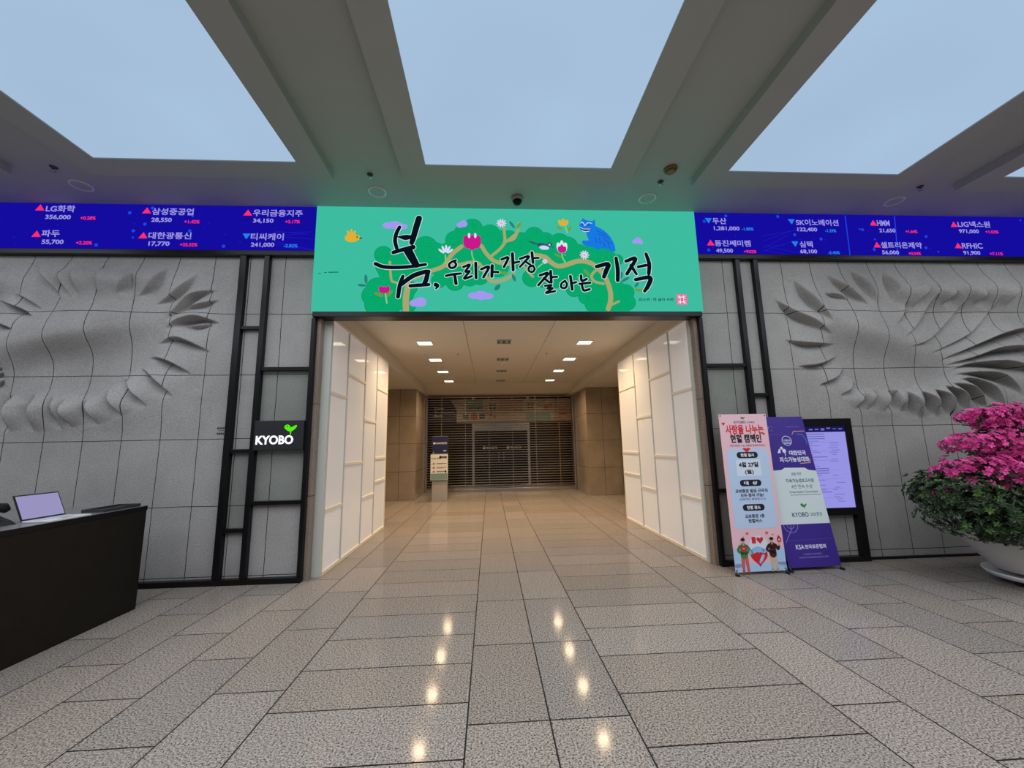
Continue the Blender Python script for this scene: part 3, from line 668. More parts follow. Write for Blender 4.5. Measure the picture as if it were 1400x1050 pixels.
# ------------------------------------------------------------------ stock ticker screens
tick_plane = lambda u, v: (u, 4.9285, v)
for side, x0, x1, lab in (('l', -9.5, -2.225, 'long blue stock ticker screen left of the teal banner'),
                          ('r', 2.85, 10.5, 'long blue stock ticker screen right of the teal banner')):
    t = thing('stock_ticker', lab, 'display', ((x0 + x1) / 2, 4.95, 4.02), 'stock ticker screens')
    off = Vector(t.location)
    def at_(s_): s_.v = [(a - off.x, b - off.y, c - off.z) for a, b, c in s_.v]; return s_
    at_(Shape().box(x0, x1, 4.93, 4.999, 4.022, 4.636)).done('screen', M_led, t)
    at_(Shape().box(x0, x1, 4.92, 4.999, 3.958, 4.021, bev=.004)).done('bottom_trim', M_black, t)
    deco = Shape()
    rn = random.Random(11 if side == 'l' else 12)
    a0, a1 = max(x0, -6.1), min(x1, 7.9)
    for _ in range(30):
        cx, cz, rr = rn.uniform(a0, a1), rn.uniform(4.07, 4.6), rn.choice((.008, .01, .014, .022))
        deco.flat(disc_pts(cx, cz, rr, n=12), 0 if rr > .011 else 1, lambda u, v: (u, 4.9293, v))
    hx = -2.75 if side == 'l' else 3.8
    for _ in range(7):
        ang = rn.uniform(-.5, .6); ln = rn.uniform(.3, .6)
        z = rn.uniform(4.08, 4.3)
        stroke(deco, [(hx, z, .006), (min(hx + ln, x1 - .02), min(max(z + ang * ln, 4.03), 4.62), .006)], lambda u, v: (u, 4.9296, v), 1, smooth=False)
    if side == 'r':
        for lx, dx in ((5.06, -.02), (5.80, -.05)):
            stroke(deco, [(lx, 4.62, .014), (lx + dx, 4.03, .014)], lambda u, v: (u, 4.9296, v), 0, smooth=False)
    at_(deco).done('background_pattern', [M_ledspot, M_ledline], t)
    for e in TICKER:
        if (e[0] < 0) != (side == 'l'): continue
        s_ = Shape(); write(s_, e[3], e[4], e[5], e[6], e[7] * .95, tick_plane, 0, .02)
        q = at_(s_).done('stock_name', M_ledtext, t)
        s_ = Shape()
        tr_ = [(-.055, -.038), (.055, -.038), (0, .046)] if e[2] == 'u' else [(-.05, .036), (0, -.044), (.05, .036)]
        s_.flat([(e[0] + a, e[1] + b) for a, b in tr_], 0, tick_plane)
        at_(s_).done('trend_arrow', M_ledred if e[2] == 'u' else M_ledcyan, q)
        s_ = Shape(); write(s_, e[8], e[9], e[10], e[11], .068, tick_plane, 0, .03); at_(s_).done('price', M_ledtext, q)
        s_ = Shape(); write(s_, e[12], e[13], e[14], e[15], .046, tick_plane, 0, .03); at_(s_).done('change', M_ledred if e[2] == 'u' else M_ledcyan, q)

# ------------------------------------------------------------------ teal banner over the opening
BX, BZ, BW, BH = -2.215, 3.2, 5.055, 1.43
bt = thing('light_box_banner', 'wide teal backlit banner with brush lettering over the passage opening', 'banner', (BX, 4.90, BZ))
Shape().box(0, BW, 0, .095, 0, BH).done('light_box', M_film, bt)
Shape().box(.02, BW - .02, -.005, .19, -.066, -.001, bev=.004).done('bottom_bar', M_black, bt)
def lay(d): return lambda u, v: (u, -.001 - d, v)
s_ = Shape()
for x, z, r in ART_CROWN:
    q = clip_low(disc_pts(x, z, r + .007, n=28), .002)
    if len(q) > 2: s_.flat(q, 1, lay(0))
for x, z, r in ART_CROWN:
    q = clip_low(disc_pts(x, z, r, n=28), .002)
    if len(q) > 2: s_.flat(q, 0, lay(.001))
rn = random.Random(5)
for x, z, r in ART_CROWN:
    for _ in range(3):
        a = rn.uniform(0, 2 * PI); q = rn.uniform(.1, .75) * r
        cx, cz = x + q * math.cos(a), z + q * math.sin(a)
        if cz < .06: continue
        b = rn.uniform(0, PI)
        stroke(s_, [(cx - .03 * math.cos(b), cz - .03 * math.sin(b), .004), (cx + .03 * math.cos(b + .3), cz + .03 * math.sin(b + .3), .004)], lay(.0016), 1, smooth=False)
s_.done('tree_crown', [ART['green'], ART['leafline']], bt)
s_ = Shape()
for b in ART_BRANCH: stroke(s_, [(x, max(z, .002 + w / 2 if i else .012), w) for i, (x, z, w) in enumerate(b)], lay(.0022))
s_.done('branches', ART['tan'], bt)
for b in ART_STEM:
    s_ = Shape(); stroke(s_, b, lay(.003)); s_.done('stem', ART['stem_green'], bt)
GROUPS = [('lavender', .0026, 'cloud', ((0, 3), (3, 5), (5, 7), (7, 10), (10, 13))), ('tulip_white', .0034, 'pale_tulip', ((0, 3),)),
          ('magenta', .0042, 'tulip', ((0, 3), (3, 6))), ('magenta', .0042, 'tulip_heart', ((6, 9),)), ('petal_white', .0052, 'petal_tip', ((0, 1), (1, 2))),
          ('petal_white', .0052, 'lily', ((2, 7),)), ('yellow', .0030, 'yellow_bird', ((0, 5),)), ('yellow', .0030, 'yellow_flower', ((5, 8),)),
          ('olive', .0028, 'leaf', [(i, i + 1) for i in range(len(ART_ELL['olive']))]), ('grey_teal', .0027, 'leaf', [(i, i + 1) for i in range(len(ART_ELL['grey_teal']))]),
          ('daisy_core', .0050, 'daisy_centre', [(i, i + 1) for i in range(3)]), ('slate', .0032, 'magpie', ((0, 4),)), ('bird_white', .0042, 'magpie_belly', ((0, 2),)),
          ('black', .0060, 'bird_eye', ((0, 1), (2, 3))), ('black', .0060, 'beak', ((1, 2),))]
for k, lv, nm_, rng in GROUPS:
    for i0, i1 in rng:
        s_ = Shape()
        for x, z, a, b, rot in ART_ELL[k][i0:i1]: s_.flat(disc_pts(x, z, a, b, rot, n=20), 0, lay(lv))
        s_.done(nm_, ART[k], bt)
for x, z, r in ART_DAISY:
    s_ = Shape()
    for k in range(10):
        a = k * 36
        s_.flat(disc_pts(x + .6 * r * math.cos(math.radians(a)), z + .6 * r * math.sin(math.radians(a)), r * .42, r * .15, a, 10), 0, lay(.004))
    s_.done('daisy', ART['daisy'], bt)
s_ = Shape(); s_.flat(ART_CAT, 0, lay(.0004))
for k, mi in (('navy', 1), ('dark', 2), ('white', 3)):
    for b in ART_CATMARK[k]: stroke(s_, b, lay(.0004 + mi * .00015), mi)
s_.done('blue_cat', [ART['blue'], ART['navy'], ART['black'], ART['bird_white']], bt)
s_ = Shape(); h_ = Shape()
for b in ART_INK:
    stroke(h_, b, lay(.0066), 0, .0115); stroke(s_, b, lay(.0076), 0, .0045)
h_.done('lettering_outline', ART['halo'], bt); s_.done('brush_lettering', ART['ink'], bt)
s_ = Shape()
for b in ART_HAIRLINE: stroke(s_, b, lay(.003))
write(s_, '김소연 : 한 글자 사전', ART_CREDIT[0], ART_CREDIT[1], ART_CREDIT[2], .042, lay(.003), 0, .015)
s_.done('small_credit_line', ART['ink'], bt)
x, z, r = ART_SEAL
s_ = Shape(); s_.flat(round_rect(x - r, x + r, z - r, z + r, .01), 0, lay(.003))
for k in range(4):
    zz = z - r * .7 + k * r * .46
    stroke(s_, [(x - r * .75, zz, .010), (x - r * .1, zz + r * .25 * (-1) ** k, .010), (x + r * .75, zz, .010)], lay(.0036), 1)
stroke(s_, [(x - r * .3, z - r * .8, .01), (x - r * .3, z + r * .8, .01)], lay(.0038), 1); stroke(s_, [(x + r * .35, z - r * .8, .01), (x + r * .3, z + r * .8, .01)], lay(.0038), 1)
s_.done('seal', [ART['pink'], ART['halo']], bt)


# ------------------------------------------------------------------ black frames on the walls
def wall_frame(name, label, posts, bars, base, panes):
    t = thing(name, label, 'frame', (posts[0][0], 4.95, 0))
    ox, oy = posts[0][0], 4.95
    for x0, x1, zt in posts: Shape().box(x0 - ox, x1 - ox, -.02, .049, 0.062, zt, bev=.004).done('post', M_black, t)
    for x0, x1, z0, z1 in bars: Shape().box(x0 - ox, x1 - ox, -.01, .045, z0, z1, bev=.003).done('crossbar', M_black, t)
    Shape().box(base[0] - ox, base[1] - ox, -.03, .049, 0.0, .060, bev=.004).done('base_strip', M_black, t)
    for x0, x1, z0, z1 in panes: Shape().box(x0 - ox, x1 - ox, .012, .018, z0, z1).done('glass_pane', M_glass, t)
    return t
wall_frame('metal_lattice', 'black steel frame with crossbars on the stone wall left of the opening', [(-3.145, -3.07, 3.955), (-2.845, -2.785, 3.955), (-2.215, -2.165, 3.13)],
           [(-3.07, -2.845, 2.985, 3.025), (-3.07, -2.845, 1.47, 1.515), (-3.07, -2.845, .565, .61), (-2.785, -2.215, 2.46, 2.505), (-2.785, -2.215, .865, .91)],
           (-9.0, -2.165), [(-3.07, -2.845, .61, 1.47), (-2.785, -2.215, .91, 1.50), (-2.785, -2.215, 1.85, 2.46)])
wall_frame('metal_lattice', 'black steel frame with crossbars on the wall right of opening, behind banner stands', [(2.785, 2.835, 3.13), (3.375, 3.435, 3.955), (3.63, 3.69, 3.955)],
           [(2.835, 3.375, 2.46, 2.505), (2.835, 3.375, .865, .91), (3.435, 3.63, 2.065, 2.11)], (2.785, 3.85), [(2.835, 3.375, .91, 2.46), (2.835, 3.375, .062, .865)])
struct('baseboard_right', Shape().box(4.72, 11.0, 4.975, 5.0, 0, .03), M_black)


def bird_logo(s_, cx, cz, k, plane, mi=0):
    """sprout-shaped bird mark about 2k wide"""
    s_.flat(disc_pts(cx - .50 * k, cz + .25 * k, .46 * k, .40 * k, 0, 20), mi, plane)
    stroke(s_, [(cx - .5 * k, cz + .1 * k, .62 * k), (cx - .05 * k, cz - .12 * k, .66 * k), (cx + .45 * k, cz + .08 * k, .55 * k), (cx + .82 * k, cz + .40 * k, .34 * k)], plane, mi)
    stroke(s_, [(cx + .05 * k, cz - .3 * k, .2 * k), (cx + .05 * k, cz - .85 * k, .16 * k)], plane, mi)


t = thing('illuminated_sign', 'small black wall sign with glowing white letters and green bird', 'sign', (-2.5, 4.93, 1.5))
Shape().box(-.285, .285, -.035, .06, -.005, .345, bev=.006).done('box', M_blackmat, t)
s_ = Shape(); write(s_, 'KYOBO', -.255, .175, .115, .105, lambda u, v: (u, -.042, v), 0, .035)
s_.done('letters', M_signlit, t)
s_ = Shape(); bird_logo(s_, .135, .245, .075, lambda u, v: (u, -.040, v)); s_.done('bird_mark', M_signgreen, t)
s_ = Shape(); s_.flat(disc_pts(.098, .272, .008, n=10), 0, lambda u, v: (u, -.0415, v)); s_.done('bird_eye', M_blackmat, t)

# wall display at right
t = thing('information_display', 'black framed lit information display on the wall behind the purple stand', 'display', (4.31, 4.95, 0))
for x0, x1 in ((-.385, -.29), (.285, .375)): Shape().box(x0, x1, -.03, .049, .002, 1.762, bev=.005).done('leg', M_black, t)
Shape().box(-.29, .285, -.03, .049, 1.662, 1.762, bev=.005).done('top_bezel', M_black, t)
Shape().box(-.29, .285, -.03, .049, .555, .645, bev=.005).done('bottom_bezel', M_black, t)
Shape().box(-.46, .375, -.032, .049, .0, .06, bev=.004).done('base_strip', M_black, t)
sc = Shape().box(-.29, .285, -.012, .04, .645, 1.662).done('screen', M_screen, t)
s_ = Shape(); pl = lambda u, v: (u, -.0135, v)
def rect(s_, u0, u1, v0, v1, mi, plane): s_.flat([(u0, v0), (u1, v0), (u1, v1), (u0, v1)], mi, plane)
rect(s_, -.29, .285, 1.59, 1.662, 0, pl)
rn = random.Random(4)
for k in range(6): rect(s_, -.2 + k * .08, -.15 + k * .08, 1.61 + rn.uniform(0, .02), 1.63 + rn.uniform(0, .02), 2, lambda u, v: (u, -.0142, v))
for k in range(30):
    v = 1.56 - k * .029
    if rn.random() < .25:
        rect(s_, -.26, .0, v, v + .009, 1, pl)
    else:
        a = rn.uniform(.06, .2); rect(s_, -.26, -.26 + a, v, v + .006, 1, pl)
        if rn.random() < .6:
            b = rn.uniform(.02, .08); rect(s_, b, b + rn.uniform(.06, .14), v, v + .006, 1, pl)
    if k % 4 == 3: rect(s_, -.26, .16, v - .012, v - .0095, 2, pl)
s_.done('screen_text', [M_screenhead, M_screenink, M_screenhl], t)

# ------------------------------------------------------------------ the passage beyond the opening
for s, sg_ in (('left', -1), ('right', 1)):
    m = lambda x: x if sg_ < 0 else .70 - x
    X = lambda a, b: (min(m(a), m(b)), max(m(a), m(b)))
    end = 7.97 if sg_ < 0 else 8.12
    struct('wall_passage_' + s, Shape().box(*X(-4.6, -2.135), 5.12, end - .03, 0, 3.2), M_hallceil)
    struct('ceiling_passage_' + s, Shape().box(*X(-5.6, -2.06), 5.1, 14.2, 3.2, 3.62), M_hallceil)
    struct('wall_pier_' + s, Shape().box(*X(-5.6, -2.155 if sg_ < 0 else -2.22), 11.85, 14.2, 0, 3.2), M_pier_l if sg_ < 0 else M_pier_r)
    struct('wall_passage_end_' + s, Shape().box(*X(-5.7, -5.6), end, 12.0, 0, 3.2), M_pier_l if sg_ < 0 else M_pier_r)
struct('ceiling_hall', Shape().box(-2.06, 2.76, 5.1, 12.6, 3.45, 3.62), M_hallceil)
sh = Shape()
v = [(x, y, z) for x in (-2.06, 2.76) for y, z in ((12.45, 3.45), (13.35, 3.235), (14.2, 3.235), (14.2, 3.62), (12.45, 3.62))]
sh.add(v, [(0, 1, 2, 3, 4)[::-1], (5, 6, 7, 8, 9), (0, 5, 6, 1)[::-1], (1, 6, 7, 2)[::-1], (2, 7, 8, 3)[::-1], (3, 8, 9, 4)[::-1], (4, 9, 5, 0)[::-1]])
struct('ceiling_bulkhead', sh, M_hallceil)
for k, x in enumerate((-.40, 1.07)):
    struct('trim_%d' % (k + 1), Shape().box(x - .003, x + .003, 5.1, 12.45, 3.448, 3.4502), M_dark)


def side_screen(label, xf, dirn, end, group):
    """translucent partition: dirn = +1 faces +x"""
    t = thing('panel_screen', label, 'partition', (xf, 5.1, 0), group)
    ys = [0, .64, 1.45, 2.13, end - 5.1]
    rails = [(2.21, .747), (2.55, 1.28), (1.95, .715), (2.57, 1.315, .906)]
    tot = end - 5.1; H = 3.195
    def bx(d0, d1, y0, y1, z0, z1, bev=0):
        a, b = sorted((d0 * dirn, d1 * dirn)); return Shape().box(a, b, y0, y1, z0, z1, bev=bev)
    bx(-.092, .012, -.008, .05, .001, H, .003).done('end_post', M_trim, t)
    bx(-.09, .014, .05, tot, .001, .045, .003).done('bottom_rail', M_rail, t)
    bx(-.09, .014, .05, tot, H - .035, H, .003).done('top_rail', M_rail, t)
    bx(-.09, .014, tot, tot + .03, .001, H, .003).done('end_stile', M_rail, t)
    for c in range(4):
        y0, y1 = ys[c] + (.05 if c == 0 else .012), ys[c + 1] - (.012 if c < 3 else 0)
        if c: bx(-.03, .014, ys[c] - .012, ys[c] + .012, .045, H - .035, .002).done('mullion', M_mullion, t)
        zs = [H - .035] + list(rails[c]) + [.045]
        for k in range(len(zs) - 1):
            zt, zb = zs[k] - (.02 if k else 0), zs[k + 1] + (.02 if k < len(zs) - 2 else 0)
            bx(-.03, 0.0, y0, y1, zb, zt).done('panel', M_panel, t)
            if k: bx(-.03, .016, y0, y1, zs[k] - .02, zs[k] + .02, .003).done('crossrail', M_rail, t)
    return t
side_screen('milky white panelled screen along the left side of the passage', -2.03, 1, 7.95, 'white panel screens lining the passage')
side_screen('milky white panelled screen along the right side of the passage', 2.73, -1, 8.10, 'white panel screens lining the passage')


# downlights
def downlight(label, loc, lit):
    t = thing('downlight', label, 'ceiling light', loc, 'lit square downlights in the passage' if lit else 'unlit square downlights along the middle of the passage')
    a = .15 if lit else .135
    fr = Shape()
    for x0, x1, y0, y1 in ((-a, a, -a, -a + .02), (-a, a, a - .02, a), (-a, -a + .02, -a + .02, a - .02), (a - .02, a, -a + .02, a - .02)):
        fr.box(x0, x1, y0, y1, -.012, .0)
    fr.done('frame', M_white if lit else M_grey, t)
    if lit:
        Shape().box(-a + .02, a - .02, -a + .02, a - .02, -.008, -.002).done('diffuser', M_lamp, t)
    else:
        Shape().box(-a + .02, a - .02, -a + .02, a - .02, -.004, -.001).done('recess', M_dark, t)
        for ix in (-1, 1):
            for iy in (-1, 1):
                Shape().lathe([(.045, -.004), (.042, -.010), (.0001, -.012)], cx=ix * .055, cy=iy * .055, n=16, caps=False).done('bulb', M_grey, t)
    return t
rows = ('nearest', 'second', 'third', 'farthest')
first = None
for side, lx in zip(('left', 'right'), LAMP_X):
    for k, ly in enumerate(LAMP_Y):
        lab = '%s lit square downlight in the %s row of the passage ceiling' % (rows[k], side)
        if first is None: first = downlight(lab, (lx, ly, HALL_Z), True)
        else: copy_thing(first, (lx, ly, HALL_Z), lab)
first = None
for k, (lx, ly) in enumerate(((.29, 7.34), (.315, 8.9), (.33, 10.34), (.35, 11.9))):
    lab = '%s unlit square downlight along the middle of the passage ceiling' % rows[k]
    if first is None: first = downlight(lab, (lx, ly, HALL_Z), False)
    else: copy_thing(first, (lx, ly, HALL_Z), lab)
for lab, loc in (('round smoke detector behind the second unlit downlight of the passage ceiling', (.36, 9.35, HALL_Z)),):
    t = thing('smoke_detector', lab, 'detector', loc)
    Shape().lathe([(.06, 0), (.06, -.015), (.045, -.03)], n=24).done('base', M_white, t)
    Shape().lathe([(.03, -.03), (.028, -.04), (.0001, -.042)], n=20, caps=False).done('sensor', M_grey, t)
for lab, loc in (('tiny sprinkler in the passage ceiling on the left', (-.66, 8.34, HALL_Z)), ('tiny sprinkler in the passage ceiling on the right', (1.25, 8.33, HALL_Z))):
    c = copy_thing(sr0, loc, lab); c['group'] = 'sprinklers in the passage ceiling'; c.scale = (.5, .5, .5)

# ------------------------------------------------------------------ shuttered bank front
struct('wall_far', Shape().box(-2.155, 2.92, 14.10, 14.2, 0, 3.235), M_store)
t = thing('bank_shopfront', 'dark glass bank shopfront with steel door posts behind the shutter', 'shopfront', (0.38, 14.0, 0))
for x in (-.95, .98): Shape().box(x - .04, x + .04, -.04, .09, 0, 3.23, bev=.004).done('door_post', M_steel, t)
Shape().box(-.91, .94, -.03, .09, 2.0, 2.30, bev=.004).done('door_header', M_steel, t)
Shape().box(-2.5, 2.5, -.02, .09, 0, .14, bev=.004).done('plinth', M_steel, t)
for x0, x1 in ((-.90, .0), (.03, .93)):
    d = Shape().box(x0, x1, .0, .02, .15, 1.99).done('glass_door', M_store, t)
    hx = x1 - .07 if x0 < 0 else x0 + .07
    Shape().tube([(hx, -.05, .95), (hx, -.05, 1.25)], .012).done('handle', M_steel, d)
    s_ = Shape(); pl = lambda u, v: (u, -.003, v)
    cx = x0 + .52 if x0 < 0 else x0 + .42
    s_.flat(disc_pts(cx - .2, 1.43, .045, n=18), 0, pl); s_.flat(disc_pts(cx - .19, 1.435, .022, n=12), 1, lambda u, v: (u, -.004, v))
    write(s_, 'KDB산업은행', cx - .13, cx + .25, 1.43, .07, pl, 0, .02)
    s_.done('door_logo', [M_white, M_blackmat], d)
b = thing('poster_band', 'wide printed poster band with navy left end above the bank doors', 'poster', (0.38, 13.90, 2.30))
Shape().box(-2.5, 2.5, 0, .03, .0, .78).done('board', paint('poster_paper', (176, 168, 158)), b)
s_ = Shape(); pl = lambda u, v: (u, -.0015, v)
cm = [paint('poster_navy', (22, 28, 78)), paint('poster_teal', (120, 150, 148)), paint('poster_red', (176, 70, 66)), paint('poster_blue', (60, 84, 122)),
      paint('poster_dark', (60, 45, 50)), paint('poster_white', (235, 232, 225)), paint('poster_rose', (172, 140, 132)), paint('poster_gold', (230, 190, 110))]
s_.flat([(-2.5, 0), (-1.52, 0), (-1.52, .45), (-1.72, .78), (-2.5, .78)], 0, pl)
for k, (w_, v0) in enumerate((('Korea', .50), ('Development', .37), ('Bank', .24))):
    write(s_, w_, -2.28, -2.28 + (.32, .68, .28)[k], v0, .09, lambda u, v: (u, -.003, v), 5, .012)
rect(s_, -1.2, -.62, .40, .78, 1, pl); write(s_, '스마트뱅킹', -1.22, -.6, .50, .09, lambda u, v: (u, -.003, v), 0, .02)
for cx, c in ((-1.2, 3), (-.92, 2), (-.64, 3)): s_.flat(disc_pts(cx, .22, .13 if c == 2 else .11, n=20), c, lambda u, v: (u, -.002 if u else -.002, v))
s_.flat(disc_pts(-.92, .22, .04, n=8), 4, lambda u, v: (u, -.003, v))
for cx, cz in ((-.33, .62), (-.2, .62), (-.33, .48), (-.2, .48), (-.33, .26), (-.2, .20), (1.0, .62), (1.12, .62), (1.0, .48), (1.12, .48)):
    rect(s_, cx - .045, cx + .045, cz - .04, cz + .04, 4 if cz > .4 else 2, pl)
rect(s_, -.05, .8, .46, .72, 6, pl); rect(s_, -.05, .8, .735, .75, 4, pl); rect(s_, -.05, .8, .42, .44, 4, pl)
rect(s_, .9, 1.75, .06, .32, 1, pl); rect(s_, 1.9, 2.5, 0, .78, 6, pl)
s_.flat(disc_pts(1.62, .50, .09, n=16), 2, pl); s_.flat(disc_pts(1.78, .56, .06, n=16), 2, pl); s_.flat(disc_pts(1.66, .70, .1, .05, n=16), 7, pl)
rect(s_, 2.02, 2.36, .26, .31, 4, lambda u, v: (u, -.003, v))
s_.done('printing', cm, b)
t = thing('roller_shutter', 'closed see-through steel roller shutter across the end of the passage', 'shutter', (0.38, 13.6, 0))
s_ = Shape()
z = .13
while z < 3.22:
    w = .023
    s_.add([(-2.47, -.006, z - w / 2), (2.47, -.006, z - w / 2), (2.47, -.016, z), (-2.47, -.016, z), (2.47, -.004, z + w / 2), (-2.47, -.004, z + w / 2),
            (-2.47, .008, z - w / 2), (2.47, .008, z - w / 2), (2.47, .008, z + w / 2), (-2.47, .008, z + w / 2)],
           [(0, 1, 2, 3), (3, 2, 4, 5), (6, 9, 8, 7), (5, 4, 8, 9), (0, 6, 7, 1)], 0)
    z += .0815
for x in (-2.0, -1.2, -.4, .4, 1.2, 2.0): s_.box(x - .006, x + .006, -.003, .004, .1, 3.22)
s_.done('curtain', M_slat, t)
Shape().box(-2.48, 2.48, -.025, .025, .001, .10, bev=.006).done('bottom_bar', M_steel, t)
for x in (-2.5, 2.5): Shape().box(x - .03, x + .03, -.045, .045, .0, 3.23, bev=.004).done('guide_rail', M_steel, t)
o = Shape().box(-.03, .03, -.03, .03, 0, 3.195, bev=.006).done('steel_post', M_steel, loc=(3.90, 11.75, 0))
tag(o, 'slim steel post beside the right stone pier of the passage', 'post')

# bank kiosk sign
t = thing('bank_floor_sign', 'grey floor sign with navy header and poster before the shutter', 'sign', (-1.43, 11.72, 0))
v = [(-.215, -.10, 0), (.215, -.10, 0), (.215, .12, 0), (-.215, .12, 0), (-.20, -.05, 1.8), (.20, -.05, 1.8), (.20, .07, 1.8), (-.20, .07, 1.8)]
Shape().add(v, [(0, 3, 2, 1), (4, 5, 6, 7), (0, 1, 5, 4), (1, 2, 6, 5), (2, 3, 7, 6), (3, 0, 4, 7)]).done('pedestal', M_grey, t)
s_ = Shape(); pl = lambda u, v: (u, -.075 + .01 * v / 1.8 - .035, v)
hd = [(-.20, 1.40), (-.13, 1.32), (.235, 1.32), (.235, 1.79), (-.22, 1.79), (-.22, 1.45)]
s_.flat(hd, 0, pl)
s_.add([pl(*q) for q in hd] + [(q[0], -.04, q[1]) for q in hd], [(i, (i + 1) % 6, 6 + (i + 1) % 6, 6 + i) for i in range(6)], 0)
p2 = lambda u, v: (u, pl(u, v)[1] - .0015, v)
s_.flat(disc_pts(-.16, 1.595, .03, n=14), 1, p2); write(s_, 'KDB산업은행', -.12, .2, 1.595, .055, p2, 1, .02); rect(s_, .1, .19, 1.37, 1.39, 1, p2)
s_.done('header', [cm[0], M_white], t)
bd = Shape().box(-.25, .235, -.15, -.115, .57, 1.28, bev=.004).done('poster_board', M_white, t)
s_ = Shape(); pl = lambda u, v: (u, -.1515, v)
rect(s_, -.24, .225, .58, .75, 0, pl); write(s_, 'KDB 예금', -.22, .03, 1.17, .05, pl, 1, .02)
for cx, c in ((.03, 1), (.1, 2), (.17, 3)): s_.flat(disc_pts(cx, 1.20, .04, n=12), c, pl)
for k in range(3):
    s_.flat([(-.2, 1.0 - k * .11), (-.12, 1.0 - k * .11), (-.16, 1.06 - k * .11)], 2, pl); rect(s_, -.08, .2, 1.02 - k * .11, 1.035 - k * .11, 4, pl); rect(s_, -.08, .1, 1.0 - k * .11, 1.006 - k * .11, 4, pl)
s_.flat(disc_pts(.17, .80, .025, .04, n=10), 4, pl)
s_.done('printing', [cm[1], cm[0], cm[2], cm[3], cm[4]], bd)

# ------------------------------------------------------------------ reception counter
M_desk = plain('dark_wenge', (0.009, 0.007, 0.005, 1), 0.5, var=.35, scale=9)
M_desk.node_tree.nodes['Principled BSDF'].inputs['Specular IOR Level'].default_value = 0.25
M_top = plain('dark_stone_top', (0.17, 0.165, 0.16, 1), 0.25, var=.1)
t = thing('reception_counter', 'long dark brown reception counter at the left edge', 'counter', (-4.2, 2.4, 0))
Shape().box(-.9, .75, -2.6, 1.94, .0, .925, bev=.004).done('body', M_desk, t)
Shape().box(-.903, .753, -2.603, 1.943, .926, .969, bev=.002).done('edge_band', M_black, t)
Shape().box(-.90, .752, -2.6, 1.942, .969, .9705).done('top', M_top, t)
TZ = .971
t = thing('laptop', 'open laptop with pale lavender screen on the reception counter', 'laptop', (-3.56, 3.60, TZ))
bs = Shape().box(-.095, .118, -.165, .165, .0, .014, bev=.004).done('base', plain('silver_plastic', (.62, .66, .68, 1), .35), t)
s_ = Shape()
for r_ in range(4):
    for c_ in range(12): s_.box(-.075 + r_ * .026, -.053 + r_ * .026, -.15 + c_ * .0252, -.128 + c_ * .0252, .0142, .0158)
s_.done('keyboard', plain('pale_keys', (.5, .53, .55, 1), .5), bs)
Shape().box(.04, .10, -.045, .045, .0142, .015).done('touchpad', M_grey, bs)
tilt = math.radians(25)
def lidp(q): a, b, c = q; return (-.095 - math.sin(tilt) * c - math.cos(tilt) * -a, b, .014 + math.cos(tilt) * c + math.sin(tilt) * -a * -1)
ld = Shape().box(-.008, 0, -.165, .165, .0, .215); ld.v = [lidp(q) for q in ld.v]
ld = ld.done('lid', M_blackmat, t)
s_ = Shape(); s_.flat([(-.157, .012), (.157, .012), (.157, .205), (-.157, .205)], 0, lambda u, v: lidp((.0012, u, v))); s_.done('screen', M_laptop, ld)
t = thing('document_tray', 'flat dark tray at the far end of the reception counter', 'tray', (-3.60, 4.12, TZ))
Shape().box(-.09, .11, -.19, .19, 0, .008, bev=.002).done('base', M_dark, t)
rm = Shape(); rm.box(-.09, -.08, -.19, .19, .008, .026).box(.10, .11, -.19, .19, .008, .026).box(-.08, .10, -.19, -.18, .008, .026).box(-.08, .10, .18, .19, .008, .026)
rm.done('rim', M_dark, t)
t = thing('desk_telephone', 'black rounded desk telephone on counter, cut by left picture edge', 'telephone', (-3.76, 3.32, TZ))
v = [(-.10, -.09, 0), (.10, -.09, 0), (.10, .09, 0), (-.10, .09, 0), (-.09, -.085, .09), (.06, -.085, .03), (.06, .085, .03), (-.09, .085, .09)]
Shape().add(v, [(0, 3, 2, 1), (4, 5, 6, 7), (0, 1, 5, 4), (1, 2, 6, 5), (2, 3, 7, 6), (3, 0, 4, 7)]).done('base', M_blackmat, t)
hs = Shape().tube([(-.03, -.12, .10), (-.03, -.10, .125), (-.03, -.05, .14), (-.03, .05, .14), (-.03, .10, .125), (-.03, .125, .10)], [.028, .036, .026, .026, .036, .026], 14)
hs.done('handset', M_blackmat, t)
kp = Shape()
for a in range(3):
    for b_ in range(4): kp.box(.0 + a * .018, .013 + a * .018, -.04 + b_ * .022, -.022 + b_ * .022, .052 - a * .007, .058 - a * .007)
kp.done('keypad', M_dark, t)


